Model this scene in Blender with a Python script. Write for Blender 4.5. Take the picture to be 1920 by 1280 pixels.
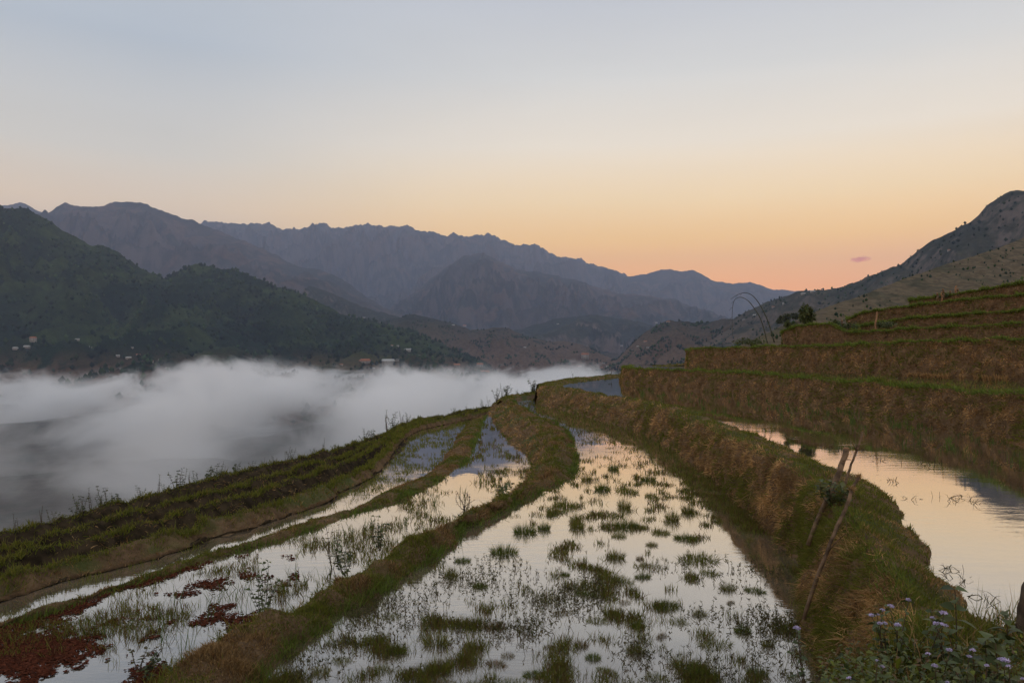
import bpy, bmesh, math, random
import numpy as np
from mathutils import Vector
from mathutils.bvhtree import BVHTree

for o in list(bpy.data.objects):
    bpy.data.objects.remove(o, do_unlink=True)
SC = bpy.context.scene
COL = SC.collection
R = math.radians
F = 1387.0            # focal length in photo pixels (1920 wide), eye level is z = 0
HY = 665.0            # the horizon's row in the photo
rng = np.random.default_rng(7)
random.seed(7)

# ------------------------------------------------------------------ camera
cd = bpy.data.cameras.new('camera')
cam = bpy.data.objects.new('camera', cd)
COL.objects.link(cam)
cam.location = (0, 0, 0)
cam.rotation_euler = (R(90), 0, 0)
cd.sensor_width = 36
cd.lens = 36 * F / 1920
cd.shift_y = (HY - 640) / 1920
cd.clip_start = 0.1
cd.clip_end = 80000
SC.camera = cam

# ------------------------------------------------------------------ sky and sun
SUN_AZ, SUN_EL = 62.0, 1.5       # to the right of the view, just above the ridges
w = bpy.data.worlds.new('World')
SC.world = w
w.use_nodes = True
nt = w.node_tree
nt.nodes.clear()
def wn(t, **k):
    n = nt.nodes.new(t)
    for a, b in k.items():
        setattr(n, a, b)
    return n
out = wn('ShaderNodeOutputWorld')
bg = wn('ShaderNodeBackground')
sky = wn('ShaderNodeTexSky', sky_type='NISHITA', sun_disc=False)
sky.sun_elevation = R(SUN_EL)
sky.sun_rotation = R(SUN_AZ)
sky.altitude = 1500
sky.air_density = 1.0
sky.dust_density = 2.0
sky.ozone_density = 1.0
# twilight haze of the low sky: pale cream band over an orange foot, warmest towards the sun
tc = wn('ShaderNodeTexCoord')
sep = wn('ShaderNodeSeparateXYZ')
nt.links.new(tc.outputs['Generated'], sep.inputs[0])
def ramp(stops):
    r = wn('ShaderNodeValToRGB')
    e = r.color_ramp.elements
    while len(e) < len(stops):
        e.new(0.5)
    for q, (p, c) in zip(e, stops):
        q.position = p
        q.color = (*c, 1)
    nt.links.new(sep.outputs['Z'], r.inputs[0])
    return r
def srgb(r, g, b):
    return tuple(((c / 255 + .055) / 1.055) ** 2.4 for c in (r, g, b))
warm = ramp([(0.0, (1.48, .44, .015)), (0.085, (1.42, .50, .018)), (0.15, (1.20, .67, .14)), (0.20, (1.04, .74, .36)),
             (0.27, (.84, .735, .58)), (0.35, (.61, .60, .565)), (0.44, (.45, .472, .51)), (0.70, (.46, .475, .50)), (1.0, (.455, .47, .495))])
cool = ramp([(0.0, (.80, .50, .32)), (0.085, (.82, .55, .35)), (0.18, (.82, .63, .42)), (0.24, (.62, .58, .50)),
             (0.36, (.39, .435, .48)), (0.50, (.41, .445, .485)), (0.70, (.43, .455, .49)), (1.0, (.445, .462, .492))])
dot = wn('ShaderNodeVectorMath', operation='DOT_PRODUCT')
nrm = wn('ShaderNodeVectorMath', operation='NORMALIZE')
mulv = wn('ShaderNodeVectorMath', operation='MULTIPLY')
mulv.inputs[1].default_value = (1, 1, 0)
nt.links.new(tc.outputs['Generated'], mulv.inputs[0])
nt.links.new(mulv.outputs[0], nrm.inputs[0])
nt.links.new(nrm.outputs[0], dot.inputs[0])
az = R(19)
dot.inputs[1].default_value = (math.sin(az), math.cos(az), 0)
mr = wn('ShaderNodeMapRange', interpolation_type='SMOOTHSTEP')
mr.inputs['From Min'].default_value = 0.70
mr.inputs['From Max'].default_value = 1.0
nt.links.new(dot.outputs['Value'], mr.inputs['Value'])
mx = wn('ShaderNodeMix', data_type='RGBA')
nt.links.new(mr.outputs[0], mx.inputs['Factor'])
nt.links.new(cool.outputs[0], mx.inputs[6])
nt.links.new(warm.outputs[0], mx.inputs[7])
skm = wn('ShaderNodeVectorMath', operation='SCALE')
skm.inputs['Scale'].default_value = 0.10
nt.links.new(sky.outputs[0], skm.inputs[0])
mx2 = wn('ShaderNodeMix', data_type='RGBA')
mx2.inputs['Factor'].default_value = 0.86
nt.links.new(skm.outputs[0], mx2.inputs[6])
nt.links.new(mx.outputs[2], mx2.inputs[7])
sv = wn('ShaderNodeVectorMath', operation='MULTIPLY')
sv.inputs[1].default_value = (1.6, 1.6, 9.0)
nt.links.new(tc.outputs['Generated'], sv.inputs[0])
sn = wn('ShaderNodeTexNoise')
sn.inputs['Scale'].default_value = 1.3
sn.inputs['Detail'].default_value = 4
sn.inputs['Distortion'].default_value = .8
nt.links.new(sv.outputs[0], sn.inputs['Vector'])
sm = wn('ShaderNodeMapRange')
sm.inputs['From Min'].default_value = .3
sm.inputs['From Max'].default_value = .7
sm.inputs['To Min'].default_value = .975
sm.inputs['To Max'].default_value = 1.02
nt.links.new(sn.outputs[0], sm.inputs['Value'])
ss = wn('ShaderNodeVectorMath', operation='SCALE')
nt.links.new(mx2.outputs[2], ss.inputs[0])
nt.links.new(sm.outputs[0], ss.inputs['Scale'])
nt.links.new(ss.outputs[0], bg.inputs[0])
bg.inputs[1].default_value = 1.35
nt.links.new(bg.outputs[0], out.inputs[0])

sl = bpy.data.lights.new('sun', 'SUN')
sun = bpy.data.objects.new('sun', sl)
COL.objects.link(sun)
sl.energy = 0.9
sl.color = (1.0, 0.52, 0.28)
sl.angle = R(1.0)
sd = Vector((math.sin(R(SUN_AZ)) * math.cos(R(SUN_EL)), math.cos(R(SUN_AZ)) * math.cos(R(SUN_EL)), math.sin(R(SUN_EL))))
sun.rotation_euler = sd.to_track_quat('Z', 'Y').to_euler()

SC.view_settings.view_transform = 'Standard'
SC.view_settings.look = 'None'
SC.view_settings.exposure = 0.24
SC.view_settings.gamma = 1.0
SC.view_settings.use_curve_mapping = False
SC.cycles.use_denoising = True
SC.cycles.max_bounces = 26
SC.cycles.diffuse_bounces = 4
SC.cycles.glossy_bounces = 3
SC.cycles.transmission_bounces = 2
SC.cycles.volume_bounces = 24
SC.cycles.transparent_max_bounces = 8
SC.cycles.sample_clamp_indirect = 4

# ------------------------------------------------------------------ helpers
def tag(o, label=None, cat=None, group=None, kind=None):
    if label: o['label'] = label
    if cat: o['category'] = cat
    if group: o['group'] = group
    if kind: o['kind'] = kind
    return o

def W(px, py, Y):
    return np.array([(px - 960) / F * Y, Y, (HY - py) / F * Y])

def G(px, py, z):
    return W(px, py, z * F / (HY - py))

def mesh_np(name, V, T, mat, parent=None, smooth=False, attrs=None):
    """link one mesh object made of triangles or quads (numpy index rows)"""
    V = np.asarray(V, np.float32); T = np.asarray(T, np.int32)
    me = bpy.data.meshes.new(name)
    n, k = T.shape
    me.vertices.add(len(V)); me.vertices.foreach_set('co', V.ravel())
    me.loops.add(n * k); me.loops.foreach_set('vertex_index', T.ravel())
    me.polygons.add(n); me.polygons.foreach_set('loop_start', np.arange(n, dtype=np.int32) * k)
    if smooth:
        me.polygons.foreach_set('use_smooth', np.ones(n, bool))
    me.update(calc_edges=True)
    for an, arr in (attrs or {}).items():
        a = me.attributes.new(an, 'FLOAT_COLOR', 'POINT')
        c = np.ones((len(V), 4), np.float32); c[:, :3] = arr
        a.data.foreach_set('color', c.ravel())
    me.materials.append(mat)
    o = bpy.data.objects.new(name, me)
    COL.objects.link(o)
    if parent: o.parent = parent
    return o

def empty(name, loc, rz=0):
    o = bpy.data.objects.new(name, None)
    o.empty_display_size = 0.1
    COL.objects.link(o)
    o.location = loc; o.rotation_euler = (0, 0, rz)
    return o

def copy_tree(o, parent=None):
    c = o.copy(); COL.objects.link(c)
    if parent is not None:
        c.parent = parent
    for ch in list(o.children):
        copy_tree(ch, c)
    return c

_perm = np.random.default_rng(3).permutation(512)
_perm = np.concatenate([_perm, _perm, _perm])
_ang = np.random.default_rng(4).uniform(0, 2 * np.pi, 512)
_gx, _gy = np.cos(_ang), np.sin(_ang)
def perlin(x, y, seed=0):
    x = np.asarray(x, float) + seed * 17.31; y = np.asarray(y, float) + seed * 9.17
    xi = np.floor(x).astype(int); yi = np.floor(y).astype(int)
    xf = x - xi; yf = y - yi
    def g(ix, iy, fx, fy):
        h = _perm[(_perm[ix & 511] + iy) & 511]
        return _gx[h] * fx + _gy[h] * fy
    u = xf * xf * xf * (xf * (xf * 6 - 15) + 10); v = yf * yf * yf * (yf * (yf * 6 - 15) + 10)
    a = g(xi, yi, xf, yf); b = g(xi + 1, yi, xf - 1, yf)
    c = g(xi, yi + 1, xf, yf - 1); d = g(xi + 1, yi + 1, xf - 1, yf - 1)
    return 1.5 * ((a * (1 - u) + b * u) * (1 - v) + (c * (1 - u) + d * u) * v)
def fbm(x, y, seed=0, octv=4, gain=0.5):
    s = 0; a = 1.0
    for k in range(octv):
        s = s + a * perlin(x * 2 ** k, y * 2 ** k, seed + k); a *= gain
    return s
def ridged(x, y, seed=0, octv=4, gain=0.5):
    s = 0; a = 1.0
    for k in range(octv):
        s = s + a * (1 - 2.2 * np.abs(perlin(x * 2 ** k, y * 2 ** k, seed + k))); a *= gain
    return s

def grid_faces(n, m, closed=False):
    i, j = np.meshgrid(np.arange(n - 1), np.arange(m - 1), indexing='ij')
    a = (i * m + j).ravel()
    return np.stack([a, a + 1, a + m + 1, a + m], 1)

# ------------------------------------------------------------------ materials
def mat(name):
    m = bpy.data.materials.new(name)
    m.use_nodes = True
    m.node_tree.nodes.clear()
    return m, m.node_tree
class N:
    """tiny node-tree writer"""
    def __init__(s, t): s.t = t
    def __call__(s, typ, ins=None, **k):
        n = s.t.nodes.new(typ)
        for a, b in k.items(): setattr(n, a, b)
        for key, v in (ins or {}).items():
            if isinstance(v, bpy.types.NodeSocket): s.t.links.new(v, n.inputs[key])
            else: n.inputs[key].default_value = v
        return n
    def pos(s): return s('ShaderNodeNewGeometry').outputs['Position']
    def noise(s, vec, scale, detail=4, rough=.55, dist=0):
        return s('ShaderNodeTexNoise', {'Vector': vec, 'Scale': scale, 'Detail': detail, 'Roughness': rough, 'Distortion': dist}).outputs[0]
    def ramp(s, fac, stops):
        n = s('ShaderNodeValToRGB', {'Fac': fac}); e = n.color_ramp.elements
        while len(e) < len(stops): e.new(.5)
        for q, (p, c) in zip(e, stops): q.position = p; q.color = (*c, 1) if len(c) == 3 else c
        return n.outputs[0]
    def mix(s, f, a, b, bt='MIX'):
        n = s('ShaderNodeMix', data_type='RGBA', blend_type=bt)
        for k, v in ((0, f), (6, a), (7, b)):
            if isinstance(v, bpy.types.NodeSocket): s.t.links.new(v, n.inputs[k])
            else: n.inputs[k].default_value = v if k == 0 else (*v, 1)
        return n.outputs[2]
    def math(s, op, a, b=0.0, c=0.0, clamp=False):
        n = s('ShaderNodeMath', operation=op, use_clamp=clamp)
        for k, v in ((0, a), (1, b), (2, c)):
            if isinstance(v, bpy.types.NodeSocket): s.t.links.new(v, n.inputs[k])
            else: n.inputs[k].default_value = v
        return n.outputs[0]
    def rng(s, v, a, b, c=0.0, d=1.0, smooth=True):
        return s('ShaderNodeMapRange', {'Value': v, 'From Min': a, 'From Max': b, 'To Min': c, 'To Max': d},
                 interpolation_type='SMOOTHSTEP' if smooth else 'LINEAR').outputs[0]
    def out(s, surf=None, vol=None):
        o = s.t.nodes.new('ShaderNodeOutputMaterial')
        if surf: s.t.links.new(surf, o.inputs['Surface'])
        if vol: s.t.links.new(vol, o.inputs['Volume'])

def simple(name, col, rough=.8, var=.35, scale=6.0, spec=.2):
    m, t = mat(name); n = N(t)
    tcn = n('ShaderNodeTexCoord').outputs['Object']
    f = n.noise(tcn, scale, 5)
    c = n.mix(n.rng(f, .3, .7), tuple(x * (1 - var) for x in col), tuple(min(1, x * (1 + var)) for x in col))
    b = n('ShaderNodeBump', {'Height': f, 'Strength': .4, 'Distance': .02})
    p = n('ShaderNodeBsdfPrincipled', {'Base Color': c, 'Roughness': rough, 'Specular IOR Level': spec, 'Normal': b.outputs[0]})
    n.out(p.outputs[0]); return m

def attr_mat(name, rough=.65, transl=.42, spec=.25):
    """plant colour read from the mesh attribute 'tint' (each blade has its own green or straw)"""
    m, t = mat(name); n = N(t)
    c = n('ShaderNodeAttribute', attribute_name='tint').outputs['Color']
    p = n('ShaderNodeBsdfPrincipled', {'Base Color': c, 'Roughness': rough, 'Specular IOR Level': spec})
    tr = n('ShaderNodeBsdfTranslucent', {'Color': c})
    ms = n('ShaderNodeMixShader', {0: transl, 1: p.outputs[0], 2: tr.outputs[0]})
    n.out(ms.outputs[0]); return m

def water_mat(name, mud, ripple=1.0):
    m, t = mat(name); n = N(t)
    P = n.pos()
    a = n.noise(P, 1.3, 3, .5)
    st = n('ShaderNodeVectorMath', {0: P, 1: (2.2, 7.0, 1)}, operation='MULTIPLY').outputs[0]
    b2 = n.noise(st, 1.0, 4, .6)
    calm = n.rng(n.noise(P, .35, 2), .40, .62)
    h = n.math('ADD', n.math('MULTIPLY', a, .5), n.math('MULTIPLY', b2, calm))
    bp = n('ShaderNodeBump', {'Height': h, 'Strength': .06 * ripple, 'Distance': .05})
    c = n.mix(n.rng(n.noise(P, 2.1, 5), .35, .7), tuple(x * .65 for x in mud), mud)
    p = n('ShaderNodeBsdfPrincipled', {'Base Color': c, 'Roughness': .5, 'Specular IOR Level': 0})
    gl = n('ShaderNodeBsdfGlossy', {'Color': (1, 1, 1, 1), 'Roughness': .02, 'Normal': bp.outputs[0]})
    fc = n('ShaderNodeLayerWeight', {'Blend': .5, 'Normal': bp.outputs[0]}).outputs['Facing']
    fr = n.rng(fc, .46, .93, .05, .97, False)      # silty water: mirror-like at a low angle
    ms = n('ShaderNodeMixShader', {0: fr, 1: p.outputs[0], 2: gl.outputs[0]})
    n.out(ms.outputs[0]); return m

def bank_mat():
    m, t = mat('terrace_soil'); n = N(t)
    P = n.pos()
    f = n.noise(P, 5, 8, .65)
    c = n.ramp(f, [(.25, (.065, .040, .022)), (.5, (.16, .098, .052)), (.75, (.28, .18, .095))])
    g = n.mix(n.rng(n.noise(P, 1.1, 4), .45, .65), c, (.085, .095, .028))
    up = n('ShaderNodeSeparateXYZ', {0: n('ShaderNodeNewGeometry').outputs['Normal']}).outputs[2]
    c2 = n.mix(n.rng(up, .35, .85), c, g)
    bp = n('ShaderNodeBump', {'Height': n.noise(P, 14, 8, .7), 'Strength': .9, 'Distance': .06})
    p = n('ShaderNodeBsdfPrincipled', {'Base Color': c2, 'Roughness': .9, 'Specular IOR Level': .15, 'Normal': bp.outputs[0]})
    n.out(p.outputs[0]); return m

def hill_mat(name, forest, grass, field, field_amt, scale, bump, zlo=None, zhi=None, rock=None):
    """wooded slope: forest with lighter clearings, brown fields on the lower ground, bare rock on steep faces"""
    m, t = mat(name); n = N(t)
    P = n.pos()
    f1 = n.noise(P, scale, 6, .6, .4)
    f2 = n.noise(P, scale * 9, 5, .7)
    c = n.mix(n.rng(f1, .42, .64), forest, grass)
    c = n.mix(n.rng(f2, .35, .7), n.mix(1.0, c, (.55, .55, .55), 'MULTIPLY'), c)
    sp = n('ShaderNodeSeparateXYZ', {0: P})
    f3 = n.noise(P, scale * 2.2, 5, .6, .8)
    fld = n.rng(f3, .52 - field_amt * .3, .60 - field_amt * .3)
    if zlo is not None:
        fld = n.math('MULTIPLY', fld, n.rng(sp.outputs[2], zhi, zlo))
    f4 = n.noise(P, scale * 14, 3, .6)
    fcol = n.mix(n.rng(f4, .35, .65), tuple(x * .6 for x in field), field)
    c = n.mix(fld, c, fcol)
    if rock:
        nz = n('ShaderNodeSeparateXYZ', {0: n('ShaderNodeNewGeometry').outputs['Normal']}).outputs[2]
        st = n('ShaderNodeVectorMath', {0: P, 1: (1, 1, .25)}, operation='MULTIPLY').outputs[0]
        rk = n.math('MULTIPLY', n.rng(nz, .86, .62), n.rng(n.noise(st, scale * 5, 6, .65), .42, .6))
        c = n.mix(rk, c, rock)
    bp = n('ShaderNodeBump', {'Height': n.noise(P, scale * 16, 6, .7), 'Strength': 1.0, 'Distance': bump})
    p = n('ShaderNodeBsdfPrincipled', {'Base Color': c, 'Roughness': .95, 'Specular IOR Level': .05, 'Normal': bp.outputs[0]})
    n.out(p.outputs[0]); return m

M_SOIL = bank_mat()
M_DARKSOIL = simple('dark_soil', (.040, .028, .016), .9, .6, 5, .06)  # darker soil colour for the wall faces of the outer strips
M_GRASS = attr_mat('grass_blades')
M_LEAF = attr_mat('leaves', .55, .2, .35)
M_WATER = water_mat('paddy_water', (.16, .125, .085))
M_WATER_B = water_mat('upper_paddy_water', (.14, .105, .068), .55)
M_FERN = attr_mat('red_floating_fern', .95, .0, .0)
M_WOOD = simple('weathered_wood', (.145, .092, .055), .85, .5, 14)
M_WOODPALE = simple('split_wood_end', (.30, .17, .09), .85, .4, 30)
M_BAMBOO = simple('bamboo_cane', (.05, .055, .03), .6, .4, 8)
M_STEM = simple('plant_stem', (.075, .05, .03), .7, .4, 20)
M_BARK = simple('tree_bark', (.09, .065, .045), .9, .5, 10)
M_PETAL = simple('lilac_florets', (.60, .53, .74), .8, .25, 60)
M_WALL = simple('house_wall', (.34, .31, .27), .8, .2, .3)
M_ROOFW = simple('pale_roof', (.50, .49, .47), .5, .15, .3)
M_ROOFR = simple('orange_tile_roof', (.42, .17, .09), .8, .25, .4)
M_ROOFG = simple('grey_roof', (.22, .22, .22), .7, .3, .3)
M_PANE = simple('window_glass', (.03, .035, .04), .2, .2, 1, .5)

# ------------------------------------------------------------------ the far country
HILLS = []          # (object, vertices, faces) kept for setting houses on the ground
def ridge(name, pts, foot, front, back, mat_, jag=2.0, spur=(900, .22), cols=360, rows=60, seed=1, prof=1.15, label='', lo=None, fine=None):
    """a mountain or hill as a full height field: crest line from the photo, spurs and gullies down to its foot.
       pts = (px, py, distance)"""
    P = np.array(pts, float)
    px = np.linspace(P[0, 0], P[-1, 0], cols)
    py = np.interp(px, P[:, 0], P[:, 1])
    k = np.array([1, 2, 3, 2, 1]) / 9.0
    py = np.convolve(np.pad(py, 2, mode='edge'), k, mode='valid')
    D = np.interp(px, P[:, 0], P[:, 2])
    py = py + jag * (fbm(px / 26, px * 0 + seed, seed, 5, .6)) + .28 * jag * fbm(px / 6.5, px * 0 + seed, seed + 50, 2)
    X = (px - 960) / F * D
    Z = (HY - py) / F * D
    sf = np.linspace(0, 1, rows) ** 1.25
    sb = np.linspace(0, 1, rows // 3)[1:]
    V = []
    amp0 = (Z - foot)
    L, A = spur
    for s in np.concatenate([-sb[::-1], sf]):
        if s >= 0:
            q = s; y = D - q * front; g = (1 - q) ** prof
        else:
            q = -s; y = D + q * back; g = (1 - q) ** 1.1
        xx = X - X / D * (D - y) * .55
        warp = 0.75 * perlin(xx / L * .7, y / L * .7, seed + 5)
        nz = ridged(xx / L + warp, y / (L * 1.5) + warp, seed + 9, 5, .48) - .55
        env = np.sin(np.pi * min(1, q * 1.0)) ** 1.1
        z = foot + amp0 * g + nz * A * np.maximum(amp0, 60) * env
        if fine:
            z = z + fine[1] * fbm(xx / fine[0], y / fine[0], seed + 2, 4, .6) * min(1, q * 14)
        V.append(np.stack([xx, np.broadcast_to(y, xx.shape), z], 1))
    sk = V[-1].copy(); sk[:, 2] -= 160; sk[:, 1] -= 60; V.append(sk)
    nr = len(V)
    V = np.concatenate(V)
    T = grid_faces(nr, cols)
    o = mesh_np(name, V, T, mat_, smooth=True)
    tag(o, label, 'hill' if 'hill' in name else 'mountain', kind='structure')
    HILLS.append((o, V, T))
    return o

MT_FAR = hill_mat('far_mountain_slope', (.030, .040, .034), (.062, .055, .045), (.11, .075, .055), .0, .0011, 14, rock=(.095, .078, .070))
MT_MID = hill_mat('mid_mountain_slope', (.028, .040, .030), (.055, .060, .036), (.13, .085, .055), .25, .0016, 20, -120, 120, rock=(.16, .12, .10))
HL_GREEN = hill_mat('green_hill_slope', (.014, .032, .015), (.056, .084, .024), (.19, .105, .064), .45, .0034, 9, -110, 40)
HL_BROWN = hill_mat('farmed_hill_slope', (.020, .034, .022), (.060, .062, .026), (.17, .108, .070), .55, .0050, 7, -60, 260)
HL_RIGHT = hill_mat('right_mountain_slope', (.045, .052, .036), (.10, .092, .060), (.22, .155, .11), .30, .0045, 8, -100, 260, rock=(.15, .12, .10))
HL_NEAR = hill_mat('grass_hillside', (.085, .082, .048), (.130, .112, .070), (.155, .120, .074), .35, .014, 1.6)
VAL = hill_mat('valley_floor', (.020, .028, .020), (.040, .044, .028), (.075, .064, .052), .45, .006, 5)

# far ranges
ridge('mountain_range', [(-420, 430, 12420), (-120, 400, 12420), (0, 386, 12420), (20, 384, 12420), (42, 379, 12420), (85, 402, 12150), (130, 470, 12150), (260, 520, 12150)],
      -60, 4320, 3000, MT_FAR, 2.2, (800, .20), 220, 50, 3, label='distant blue ridge peeping over the left green hill')
ridge('mountain_range', [(360, 470, 15082), (381, 411, 14774), (420, 418, 14774), (455, 420, 14774), (502, 417, 14774), (530, 431, 14774), (575, 428, 14774), (597, 418, 14774), (640, 428, 14774), (690, 419, 14774),
      (722, 426, 14774), (765, 423, 14774), (795, 433, 14774), (835, 440, 14928), (850, 436, 14928), (880, 446, 15082), (915, 437, 15082), (945, 450, 15236), (972, 461, 15236), (984, 457, 15236), (994, 461, 15236), (1003, 458, 15236),
      (1025, 471, 15389), (1050, 482, 15389), (1075, 483, 15389), (1125, 499, 15389), (1180, 517, 15543), (1240, 545, 15697), (1330, 590, 15697)],
      -60, 5670, 3600, MT_FAR, 4.4, (1000, .21), 820, 100, 11, prof=1.05, label='jagged main range with sunlit crest in the middle distance')
ridge('mountain_range', [(1080, 540, 14200), (1170, 519, 14200), (1215, 512, 14200), (1255, 504, 14200), (1280, 510, 14200), (1302, 507, 14200), (1340, 527, 14200), (1375, 530, 14200), (1410, 530, 14200),
      (1445, 542, 14200), (1490, 546, 14200), (1540, 545, 14200), (1640, 560, 14200), (1800, 570, 14200)],
      -60, 4200, 3000, MT_FAR, 2.0, (900, .16), 360, 60, 21, label='hazy far range with low humps left of the sunset gap')
ridge('mountain_range', [(60, 470, 9439), (88, 402, 9439), (122, 380, 9439), (150, 387, 9439), (195, 388, 9439), (215, 380, 9439), (258, 377, 9439), (285, 387, 9439), (330, 405, 9439), (372, 417, 9439),
      (430, 440, 9190), (500, 470, 8942), (555, 498, 8694), (600, 505, 8445), (640, 522, 8197), (690, 560, 7948), (780, 600, 7700), (900, 640, 7452)],
      -80, 4320, 3000, MT_FAR, 2.6, (950, .20), 440, 80, 31, label='broad purple mountain behind the left green hills')
ridge('mountain_spur', [(700, 610, 10095), (780, 545, 10095), (830, 505, 10095), (868, 480, 10095), (905, 474, 10095), (935, 488, 9972), (965, 504, 9849), (1020, 512, 9849), (1080, 525, 9849), (1150, 548, 9726), (1260, 560, 9603), (1330, 585, 9603), (1420, 640, 9480)],
      -80, 4050, 3120, MT_FAR, 2.2, (560, .22), 360, 60, 41, label='hazy forested spur below the middle of the jagged range')
ridge('mountain_spur', [(880, 650, 5600), (960, 620, 5600), (1040, 598, 5700), (1110, 590, 5800), (1180, 600, 5900), (1240, 612, 6000), (1320, 618, 6000), (1420, 640, 6000)],
      -90, 1500, 1600, MT_MID, 2.0, (420, .26), 300, 50, 51, label='low blue spur with pale landslip streaks above the valley town')
ridge('mountain_spur', [(520, 600, 5400), (580, 535, 5400), (620, 548, 5300), (680, 575, 5200), (740, 592, 5200), (830, 625, 5100), (940, 660, 5000)],
      -80, 1500, 1500, MT_MID, 1.8, (380, .24), 260, 50, 61, label='dim green spur behind the rounded left hill')
# nearer hills across the valley
ridge('green_hill', [(-520, 470, 3300), (-300, 430, 3300), (-80, 402, 3300), (0, 391, 3300), (22, 392, 3300), (45, 388, 3300), (70, 402, 3300), (120, 432, 3300), (170, 460, 3300), (190, 459, 3300), (215, 470, 3250),
      (260, 500, 3200), (310, 524, 3150), (400, 570, 3050), (520, 630, 2950), (640, 690, 2850), (760, 715, 2800)],
      -105, 1350, 1500, HL_GREEN, 2.4, (330, .20), 520, 110, 71, prof=1.3, label='tall dark green hill at the left edge', fine=(38, 5))
ridge('green_hill', [(230, 600, 3500), (300, 530, 3450), (330, 510, 3420), (365, 495, 3400), (400, 501, 3400), (440, 506, 3380), (470, 517, 3350), (520, 537, 3300), (560, 548, 3250), (600, 568, 3200), (650, 592, 3150),
      (700, 603, 3100), (760, 618, 3050), (820, 640, 3000), (900, 680, 2950), (960, 712, 2900)],
      -105, 1100, 1200, HL_GREEN, 2.0, (300, .18), 460, 100, 81, prof=1.25, label='rounded dark green hill next to the tall left one', fine=(36, 5))
ridge('farmed_hill', [(650, 640, 4200), (700, 612, 4200), (735, 598, 4200), (772, 588, 4200), (810, 596, 4150), (850, 606, 4100), (880, 616, 4050), (905, 620, 4000), (925, 612, 4000), (955, 616, 4000), (985, 632, 3900), (1040, 640, 3850),
      (1075, 642, 3800), (1110, 655, 3700), (1150, 672, 3600), (1200, 700, 3500)],
      -100, 1250, 1200, HL_BROWN, 1.8, (240, .16), 380, 90, 91, prof=1.2, label='low brown farmed hill with dark woods in the valley middle', fine=(30, 4))
ridge('farmed_hill', [(1090, 700, 3000), (1160, 672, 3000), (1195, 635, 3000), (1225, 612, 3000), (1250, 601, 3000), (1290, 603, 3000), (1320, 606, 2950), (1345, 600, 2900), (1400, 595, 2800), (1450, 590, 2700), (1520, 585, 2600), (1620, 600, 2500)],
      -90, 800, 900, HL_BROWN, 1.8, (220, .18), 300, 80, 101, prof=1.2, label='dark wooded knoll right of the valley gap', fine=(26, 4))
ridge('right_mountain', [(1290, 645, 2900), (1350, 615, 2850), (1400, 583, 2800), (1440, 566, 2750), (1470, 556, 2700), (1500, 545, 2650), (1545, 543, 2600), (1580, 538, 2550), (1620, 522, 2500), (1650, 510, 2450), (1690, 495, 2400), (1720, 470, 2350),
      (1745, 453, 2330), (1790, 432, 2300), (1830, 408, 2280), (1860, 378, 2260), (1885, 360, 2250), (1905, 358, 2250), (1950, 356, 2250), (2060, 330, 2250), (2300, 300, 2250), (2800, 280, 2250), (3600, 330, 2250), (4600, 420, 2250)],
      -90, 1300, 1500, HL_RIGHT, 2.4, (260, .16), 620, 80, 111, prof=1.1, label='steep bare mountain rising at the right edge', fine=(30, 4))
ridge('grass_hillside', [(1250, 690, 300), (1330, 668, 320), (1380, 650, 340), (1440, 624, 380), (1520, 588, 430), (1560, 572, 460), (1600, 560, 480), (1660, 536, 510), (1700, 521, 540), (1760, 500, 570), (1830, 478, 600), (1870, 466, 620), (1920, 446, 640), (2050, 400, 700), (2400, 330, 800), (3000, 300, 900), (3800, 320, 950)],
      -40, 270, 500, HL_NEAR, 1.0, (90, .06), 420, 70, 121, prof=1.0, label='smooth brown green hillside just above the terraces', fine=(9, .8))

def valley():
    r = np.geomspace(14, 16000, 190)
    a = np.radians(np.linspace(-80, 80, 260))
    rr, aa = np.meshgrid(r, a, indexing='ij')
    x = rr * np.sin(aa); y = rr * np.cos(aa)
    near = -9 - .25 * np.maximum(0, rr - 34)
    floor = -165 + 75 * np.clip((rr - 900) / 2200, 0, 1)
    k = 25.0
    z = np.maximum(near, floor) + k * np.log1p(np.exp(-np.abs(near - floor) / k)) * .0
    z = z + fbm(x / 180, y / 180, 5, 5) * np.clip((rr - 150) / 900, 0, 1) * 11
    V = np.stack([x, y, z], 2).reshape(-1, 3)
    T = grid_faces(len(r), len(a))
    o = mesh_np('valley', V, T, VAL, smooth=True)
    tag(o, 'valley floor under the fog below the terraces', 'valley', kind='structure')
    HILLS.append((o, V, T))
valley()

# ------------------------------------------------------------------ valley fog and air
def box(name, lo, hi, mat_):
    V = np.array([[x, y, z] for x in (lo[0], hi[0]) for y in (lo[1], hi[1]) for z in (lo[2], hi[2])], float)
    T = np.array([[0, 1, 3, 2], [4, 6, 7, 5], [0, 4, 5, 1], [2, 3, 7, 6], [0, 2, 6, 4], [1, 5, 7, 3]])
    return mesh_np(name, V, T, mat_)

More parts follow.
